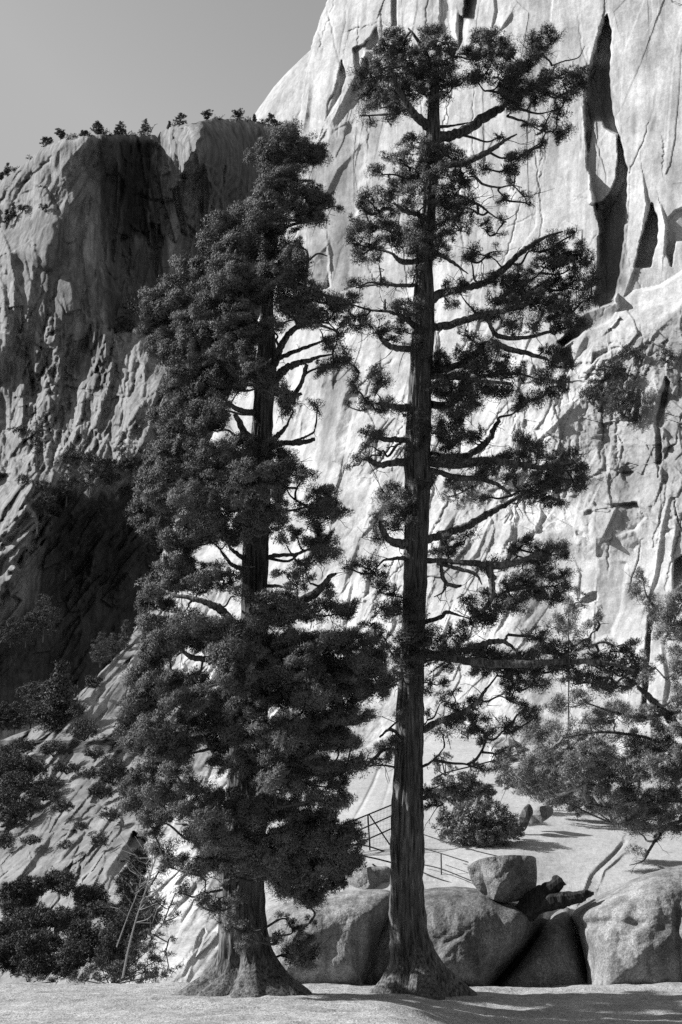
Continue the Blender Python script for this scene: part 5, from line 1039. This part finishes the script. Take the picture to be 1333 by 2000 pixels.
bush('long low bank of brush in the shade under the pale juniper', 47.5, 1200, 1610, '1090 1560 36 16;1140 1572 40 18;1190 1580 40 18;1240 1585 40 18;1290 1590 40 20;1330 1595 30 22;1110 1545 30 14;1165 1555 36 16;1220 1560 36 18;1280 1566 36 20;1060 1548 24 12', 34, m_leafC, pr=8, n_per=70, k=3)
bush('low bush left of the long bank of brush, under the pale juniper', 49, 1020, 1545, '985 1530 24 12;1015 1528 28 14;1045 1532 24 12', 35, m_leafC, pr=8, n_per=70, k=3)
# ================================================================== FAR TREES AND SHRUBS
m_far = leaf_mat('far_pine_foliage', 0.075, 0.3, 0.2)
m_ftr = plain_mat('far_trunk', 0.10, 0.9)
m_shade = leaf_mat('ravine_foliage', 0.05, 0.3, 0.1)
def pine(label, px, py, h, D, seed, kind='round', wid=0.45, dens=1.0, group=None, leaf=None, trunk_h=0.18, lean=0.0):
    """px, py its foot in the photograph, h its height in photograph pixels"""
    rng = np.random.default_rng(seed); m = mpp(py, D); loc = P(px, py, D); H = h * m
    t = root('pine_tree', loc, label, 'tree', group)
    top = loc + np.array([lean * H, 0, H]); T_ = Tubes()
    path = smooth_path([loc - np.array([0, 0, 0.06 * H]), loc + (top - loc) * 0.5 + rng.normal(0, 0.015, 3) * H, top], 4)
    T_.add(path, np.linspace(0.022, 0.004, len(path)) * H, 6); mesh_obj('trunk', *T_.arrays(), m_ftr, t)
    n = int(34 * dens * (1 + h / 60)); H = h * m; fs = rng.uniform(0, 1, n); B = Tubes(); pc = []; pr = []
    for f in fs:
        zf = trunk_h + (1 - trunk_h) * f
        if kind == 'cone': w = wid * (1 - f) ** 0.8 * rng.uniform(0.6, 1.1)
        elif kind == 'flat': w = wid * (0.35 + 0.8 * f) * rng.uniform(0.5, 1.1) * (1 if f < 0.9 else 0.6)
        else: w = wid * math.sqrt(max(0.05, 1 - (2 * f - 0.8) ** 2)) * rng.uniform(0.5, 1.1)
        a = rng.uniform(0, 2 * np.pi); c0 = loc + (top - loc) * zf; e = c0 + np.array([math.cos(a) * w * H, math.sin(a) * w * H, (0.03 if kind != 'cone' else -0.04) * H])
        B.add(np.array([c0, (c0 + e) / 2 + np.array([0, 0, 0.01 * H]), e]), np.array([.008, .006, .003]) * H, 3)
        for s in ((0.55, 1.0) if w > 0.12 else (0.9,)):
            pc.append(c0 + (e - c0) * s + rng.normal(0, 0.015, 3) * H); pr.append((0.03 + 0.055 * rng.uniform()) * H)
    Lm = max(2.0 * m, 0.032 * H)
    V, Fa = blades(np.array(pc), np.array(pr), m, 34, Lm, 0.22 * Lm, rng, 0.25, 0.5)
    bv, bf = B.arrays(); bf3 = np.concatenate([bf[:, [0, 1, 2]], bf[:, [0, 2, 3]]])
    mesh_obj('crown', np.concatenate([V, bv]), np.concatenate([Fa, bf3 + len(V)]), [leaf or m_far, m_ftr], t, mat_idx=np.concatenate([np.zeros(len(Fa)), np.ones(len(bf3))]))
    return t
def dead_tree(label, q, D, seed, n=8, r=2.0, mat=None, cat='dead tree'):
    rng = np.random.default_rng(seed); q = np.asarray(q, float); p = smooth_path(P(q[:, 0], q[:, 1], D), 5)
    t = root('dead_tree', p[0], label, cat); m = mpp(q[0, 1], D)
    T_ = Tubes(); T_.add(p, np.linspace(r, 0.5, len(p)) * m, 6); mesh_obj('trunk', *T_.arrays(), mat or m_twigl, t)
    Ln = np.linalg.norm(p[-1] - p[0])
    for i in range(n):
        B = Tubes(); s = p[rng.integers(len(p) // 4, len(p))]; d = rng.normal(size=3); d[2] = abs(d[2]) * 0.8 + 0.2; d /= np.linalg.norm(d); L = Ln * rng.uniform(0.1, 0.28)
        e = s + d * L; md = (s + e) / 2 + rng.normal(0, 0.1, 3) * L; f_ = e + (d + rng.normal(0, .7, 3)) * L * 0.4
        B.add(np.array([s, md, e, f_]), np.array([0.9, 0.7, 0.5, 0.3]) * m, 4)
        mesh_obj('branch', *B.arrays(), mat or m_twigl, t)
    return t
G1 = 'small pines along the skyline of the left cliff'
top_y = lambda x: float(np.interp(x, sky_l[:, 0], sky_l[:, 1]))
for i, (x, h, kind, w, lab) in enumerate([
    (14, 34, 'cone', .22, 'narrow pointed pine on the skyline at the far left edge of the photo'),
    (3, 18, 'round', .3, 'short pine cut by the left edge of the photo on the skyline'),
    (88, 22, 'round', .5, 'bushy low pine, leftmost one where the cliff top levels off'),
    (118, 24, 'flat', .5, 'flat-topped pine second from the left on the level cliff top'),
    (168, 14, 'round', .45, 'tiny pine just left of the taller pines on the cliff top'),
    (189, 30, 'round', .38, 'full pine standing above the low bushes on the cliff top'),
    (235, 30, 'round', .36, 'upright pine directly left of the thick bush on the cliff top'),
    (284, 40, 'cone', .34, 'tallest skyline pine, beside a leaning dead tree'),
    (331, 18, 'cone', .22, 'thin sparse pine in the notch of the skyline'),
    (352, 28, 'round', .48, 'broad pine on the shoulder right of the skyline notch'),
    (404, 22, 'flat', .5, 'flat-topped pine alone on the highest part of the cliff top'),
    (466, 22, 'flat', .5, 'round-headed pine on a low mound near the right end of the cliff top'),
    (497, 18, 'cone', .25, 'wispy little pine in front of the pale dome'),
    (528, 26, 'round', .4, 'bushy pine just left of the bushy cedar tip on the skyline'),
    (572, 24, 'round', .42, 'small pine between the cedar tip and the great wall')]):
    y = top_y(x) + 3; pine(lab, x, y, h, cliff_D(x, y + 6) + 6, 500 + i, kind, w, 1.0, G1, trunk_h=0.3 if kind == 'flat' else 0.12)
dead_tree('bare dead tree leaning right beside the tallest skyline pine', [(292, 264), (298, 252), (303, 243)], cliff_D(296, 272) + 4, 520, 7, 0.9)
def shrub(label, D, px, py, txt, seed, leaf=None, pr=4.0, n_per=20, L=2.6, w=0.7, k=3.0, dz=3.0, group=None):
    return bush(label, D, px, py, txt, seed, leaf or m_far, pr, n_per, L, w, k, dz, 'shrub', group)
G2 = 'bushes on the cliff top'
for i, (x, h, w, lab) in enumerate([(196, 22, .34, 'smaller pine touching the right side of the full pine on the cliff top'), (228, 18, .3, 'small pine touching the left side of the upright skyline pine'), (98, 15, .4, 'little pine right behind the leftmost cliff-top pine'), (160, 16, .25, 'spindly little pine on the cliff-top shoulder'), (538, 17, .35, 'small pine right of the bushy pine by the cedar tip')]):
    y = top_y(x) + 3; pine(lab, x, y, h, cliff_D(x, y + 6) + 9, 530 + i, 'round', w, 1.0, G1, trunk_h=0.12)
for i, (x, rx, ry, lab) in enumerate([(203, 9, 6, 'low dark bush right of the full pine on the cliff top'), (247, 11, 7, 'thick rounded bush right of the upright skyline pine'), (150, 12, 4, 'flat bush on the rounded left shoulder of the cliff top'), (430, 13, 3, 'thin mat of brush on the highest cliff top'),
                                      (463, 14, 4, 'low brush around the foot of the round-headed skyline pine'), (545, 12, 6, 'bush at the right end of the cliff top beside the cedar tip'), (98, 8, 5, 'small bush between the two leftmost cliff-top pines'), (215, 7, 4, 'tiny bush in the middle of the left cliff top'), (134, 9, 4, 'scrub between the flat-topped pine and the rounded shoulder'), (176, 8, 4, 'scrub at the foot of the full pine'), (262, 10, 3, 'scrub between the thick bush and the tallest skyline pine'), (340, 8, 3, 'scrub just right of the skyline notch'), (484, 8, 3, 'scrub between the round-headed pine and the wispy little pine'), (512, 10, 4, 'scrub in front of the pale dome'), (30, 12, 5, 'scrub on the skyline right of the pointed pine'), (60, 8, 3, 'scrub on the sloping skyline at the far left')]):
    y = top_y(x); shrub(lab, cliff_D(x, y + 8) + 4, x, y + 3, '%g %g %g %g' % (x, y - ry + 3, rx, ry), 540 + i, group=G2)
# on the left cliff
for i, (x, y, h, kind, w, de, lab) in enumerate([
    (24, 432, 42, 'cone', .20, 1, 'thin dark pine in the cleft above the small rounded buttress'),
    (12, 440, 34, 'cone', .22, 1, 'shorter pine left of the thin pine in the cliff cleft'),
    (73, 906, 92, 'round', .13, .7, 'tall thin pine against the sunlit rock above the wooded cliff ledge'),
    (238, 900, 62, 'cone', .16, .7, 'slim pine at the dark foot of the ribbed cliff face'),
    (130, 985, 78, 'round', .17, .6, 'wispy pine below the wooded ledge in the middle of the left cliff'),
    (172, 962, 60, 'round', .3, .9, 'dark spreading pine right of the wispy pine below the ledge'),
    (285, 900, 60, 'round', .3, 1, 'dense pine at the right end of the cliff ledge touching the cedar'),
    (128, 1130, 66, 'round', .16, .5, 'faint narrow pine on a pale crack in the shaded ravine')]):
    pine(lab, x, y, h, cliff_D(x, y) - 4, 560 + i, kind, w, de)
for i, (x, y, rx, ry, lab) in enumerate([
    (36, 838, 20, 9, 'flat bush clinging to the sunlit rock near the left edge'), (45, 938, 14, 11, 'round bush at the left end of the wooded cliff ledge'), (82, 948, 20, 10, 'small bush on the pale slope under the ledge'),
    (88, 985, 22, 20, 'dark thick bush at the top of the shaded ravine'), (142, 892, 24, 9, 'leftmost bush of the row on the cliff ledge'), (172, 896, 22, 11, 'second bush of the row on the cliff ledge'), (202, 905, 24, 11, 'middle bush of the row on the cliff ledge'),
    (240, 912, 24, 12, 'fourth bush of the row on the cliff ledge'), (276, 908, 24, 14, 'rightmost bush of the row on the cliff ledge'), (215, 935, 24, 10, 'bush hanging below the row on the cliff ledge'), (122, 962, 22, 9, 'bush at the foot of the wispy pine below the ledge'), (45, 408, 20, 5, 'low brush on top of the small rounded buttress'), (84, 406, 10, 7, 'round bush at the right end of the rounded buttress top'),
    (240, 640, 24, 22, 'dark bush in the middle of the shaded cliff face'), (250, 960, 26, 12, 'dark bush deep under the right part of the ledge'), (105, 1000, 18, 14, 'bush between two lit rock tongues in the ravine')]):
    shrub(lab, cliff_D(x, y) - 5, x, y + ry * 0.6, '%g %g %g %g' % (x, y, rx, ry) + ';%g %g %g %g' % (x + rx * 0.4, y - ry * 0.3, rx * 0.6, ry * 0.6), 600 + i, m_shade, n_per=24, k=3.0, dz=4)
# ravine and lower-left slope
for i, (x, y, h, kind, w, de, lab, D) in enumerate([
    (112, 1440, 150, 'cone', .28, 2.2, 'tall dark conifer at the foot of the slabs, biggest tree of the lower left', 255), (86, 1420, 92, 'cone', .34, 1.8, 'conifer partly hidden behind the tall dark conifer of the lower left', 262), (60, 1420, 70, 'round', .45, 1.8, 'round bushy tree left of the dark conifers', 262),
    (196, 1300, 62, 'round', .34, 1.6, 'lowest tree on the bright diagonal edge of the slabs', 292), (218, 1288, 50, 'round', .34, 1.4, 'middle tree on the bright diagonal edge of the slabs', 297), (243, 1268, 58, 'cone', .3, 1.5, 'uppermost tree on the bright diagonal edge of the slabs', 303),
    (84, 1250, 86, 'round', .34, 1.4, 'dim round tree on the shaded ravine floor', 400), (50, 1262, 60, 'round', .5, 1.6, 'dim tree left of the round tree on the ravine floor', 400), (20, 1262, 55, 'round', .5, 1.6, 'dim tree nearest the left edge on the ravine floor', 400), (28, 1430, 56, 'round', .5, 1.8, 'bushy tree near the left edge below the ravine', 262), (2, 1430, 50, 'round', .5, 1.8, 'bushy tree cut by the left edge below the ravine', 262), (140, 1420, 50, 'round', .4, 1.5, 'small dark tree right of the tall dark conifer', 255)]):
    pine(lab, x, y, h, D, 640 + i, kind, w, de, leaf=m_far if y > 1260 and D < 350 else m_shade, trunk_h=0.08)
m_sh2 = leaf_mat('slope_shrub_foliage', 0.06, 0.3, 0.06)
def on_wall(x, y, rx, ry, lab, seed, more='', dd=4, leaf=None, **kw):
    txt = '%g %g %g %g;%g %g %g %g;%g %g %g %g' % (x, y, rx, ry, x - rx * .5, y + ry * .3, rx * .6, ry * .6, x + rx * .5, y + ry * .2, rx * .6, ry * .7) + ';' + more
    return shrub(lab, wall_D(x, min(y + ry, 1925)) - dd, x, min(y + ry, 1928), txt, seed, leaf or m_sh2, **kw)
for i, (x, y, rx, ry, lab) in enumerate([
    (20, 1475, 30, 22, 'dark shrub at the left edge above the rubble slope'), (60, 1500, 34, 22, 'dark shrub right of the one at the left edge'), (30, 1530, 36, 24, 'large dark shrub thicket at the left edge halfway down the slope'), (95, 1528, 28, 14, 'flat shrub on the rubble slope'),
    (165, 1425, 26, 22, 'shrub in the dark cleft between the slabs'), (150, 1385, 16, 16, 'small shrub on the upper edge of the cleft in the slabs'), (105, 1462, 26, 16, 'shrub below the tall dark conifer'), (45, 1455, 26, 14, 'shrub between the bushy trees and the rubble slope'),
    (22, 1590, 34, 26, 'dark shrub left of the streaked slabs'), (60, 1570, 26, 16, 'shrub above the streaked slabs near the left edge'), (120, 1575, 24, 12, 'small shrub on the streaked slabs'), (158, 1612, 14, 9, 'tiny shrub in a crack of the streaked slabs'), (195, 1640, 16, 16, 'shrub in the crack beside the long bright slab'),
    (5, 1400, 34, 26, 'dark brush at the left edge on the shaded ravine floor'), (70, 1350, 36, 20, 'low dark brush behind the tallest lower-left conifer'), (130, 1350, 24, 16, 'brush right of the tallest lower-left conifer top'), (25, 1500, 44, 28, 'thick dark brush mass at the left edge halfway down'), (8, 1560, 30, 30, 'brush mass at the left edge above the streaked slabs'), (85, 1550, 34, 14, 'long flat shrub below the rubble slope'),
    (130, 1500, 26, 12, 'low shrub in the middle of the rubble slope'), (185, 1470, 20, 12, 'shrub among pale slabs near the cedar crown'), (60, 1640, 20, 10, 'little shrub low on the streaked slabs'), (130, 1650, 16, 8, 'little shrub in a groove of the streaked slabs'), (90, 1395, 34, 18, 'dark brush around the foot of the lower-left conifers'), (185, 1330, 16, 14, 'bush below the lowest tree on the diagonal slab edge'),
    (222, 1505, 28, 30, 'dark shrub left of the cedar crown'), (198, 1545, 24, 16, 'shrub at the top of the streaked slabs'), (10, 1640, 20, 18, 'shrub cut by the left edge beside the streaked slabs'), (215, 1590, 20, 14, 'shrub touching the cedar crown above the bright slab'), (175, 1510, 20, 12, 'small shrub on the pale slabs left of the cedar')]):
    on_wall(x, y, rx, ry, lab, 660 + i, pr=4.5, n_per=26, k=3.4, L=3.0)
m_sh3 = leaf_mat('near_shrub_foliage', 0.055, 0.3, 0.02)
for i, (x, y, rx, ry, D, lab) in enumerate([
    (40, 1760, 60, 50, 90, 'dark rounded shrub at the left edge below the streaked slabs'), (110, 1722, 46, 28, 100, 'shrub tucked under the streaked slabs'), (180, 1760, 40, 34, 100, 'shrub beneath the long bright slab'), (258, 1745, 46, 46, 95, 'tall dark shrub in the shade right of the long bright slab'), (270, 1680, 28, 34, 110, 'shrub under the lowest left boughs of the cedar'),
    (20, 1850, 60, 60, 66, 'big dark shrub in the lower left corner'), (95, 1860, 60, 56, 62, 'big rounded shrub second from the lower left corner'), (165, 1850, 60, 60, 60, 'big shrub in the middle of the thicket left of the cedar'), (235, 1850, 50, 62, 56, 'leafy shrub right of the middle of the thicket'), (215, 1790, 44, 32, 70, 'shrub behind the middle of the thicket'), (130, 1805, 50, 34, 74, 'shrub between the thicket and the long bright slab'), (60, 1800, 50, 30, 76, 'shrub above the big rounded shrub of the lower left'), (285, 1800, 30, 50, 60, 'shrub at the right end of the thicket beside the bright rock')]):
    r_ = np.random.default_rng(700 + i); txt = ';'.join('%g %g %g %g' % (x + r_.uniform(-.6, .6) * rx, y + r_.uniform(-.6, .6) * ry, rx * r_.uniform(.35, .5), ry * r_.uniform(.35, .5)) for _ in range(9)) + ';%g %g %g %g' % (x, y, rx * .7, ry * .7)
    bush(lab, D, x, min(y + ry, 1925), txt, 700 + i, m_sh3, 7, 60, 4.2, 0.8, 3.6, 4.0, 'shrub', stem=False)
m_sh4 = leaf_mat('ledge_shrub_foliage', 0.09, 0.3, 0.015)
bush('light leafy shrub at the edge of the ledge left of the cedar roots', 40, 215, 1925, '200 1895 30 22;235 1900 28 20;250 1870 22 22 .8;280 1900 30 22;300 1880 20 18 .7;180 1910 22 12;265 1845 18 18 .6;285 1860 16 20 .6;310 1905 22 14;150 1912 20 10', 720, m_sh4, 8, 60, 5.5, 0.8, 2.6, 1.0, 'shrub')
bush('small light shrub poking over the ledge near the lower left corner', 40, 60, 1925, '50 1908 18 12 .7;75 1914 14 8 .7;110 1918 16 6 .6', 721, m_sh4, 7, 50, 5.5, 0.8, 2.2, 1.0, 'shrub')
bush('loose young fir growing on the ledge edge in front of the bright rock', 38, 292, 1920, '312 1700 18 10 .5;300 1720 20 10 .5;285 1742 18 10 .5;305 1760 22 12 .5;330 1770 18 8 .4;295 1785 22 12 .5;320 1800 20 10 .5;300 1825 24 12 .6;330 1835 16 8 .4;290 1850 22 14 .6;325 1862 18 8 .4;335 1890 16 8 .4;345 1745 16 6 .35;345 1790 14 6 .35', 722, m_sh4, 7, 46, 6.5, 0.7, 2.6, 1.2, 'shrub', stem=False)
dead_tree('bleached bare sapling with white branches in front of the bright rock', [(240, 1910), (252, 1850), (268, 1790), (288, 1730), (300, 1690), (305, 1668)], 37.5, 723, 16, 2.4)
dead_tree('thin bleached dead sapling left of the larger white one', [(228, 1850), (250, 1790), (272, 1735), (276, 1706)], 38.0, 724, 9, 1.4)
# on the right-hand wall
m_sh5 = leaf_mat('wall_shrub_foliage', 0.10, 0.3, 0.1)
for i, (x, y, rx, ry, lab, more) in enumerate([
    (1228, 690, 26, 13, 'grey bush at the top of the diagonal row on the right-hand wall', '1250 684 16 9'), (1190, 716, 28, 18, 'second bush down the diagonal row on the right-hand wall', '1215 728 22 16'), (1158, 765, 24, 26, 'dark bush at the bottom of the diagonal row on the right-hand wall', '1172 745 18 16'), (1218, 785, 28, 32, 'big hanging bush in the middle of the broken right-hand wall', '1238 760 14 22;1200 760 18 16;1228 815 18 18'),
    (1300, 695, 18, 14, 'small bush near the right edge beneath the bright ledge', ''), (905, 945, 40, 16, 'bushes in a fold of the wall behind the boughs of the tall juniper', '940 925 26 10;880 970 20 12')]):
    on_wall(x, y, rx, ry, lab, 740 + i, more, 3, m_sh5, pr=6, n_per=30, k=3.0, L=4.2)
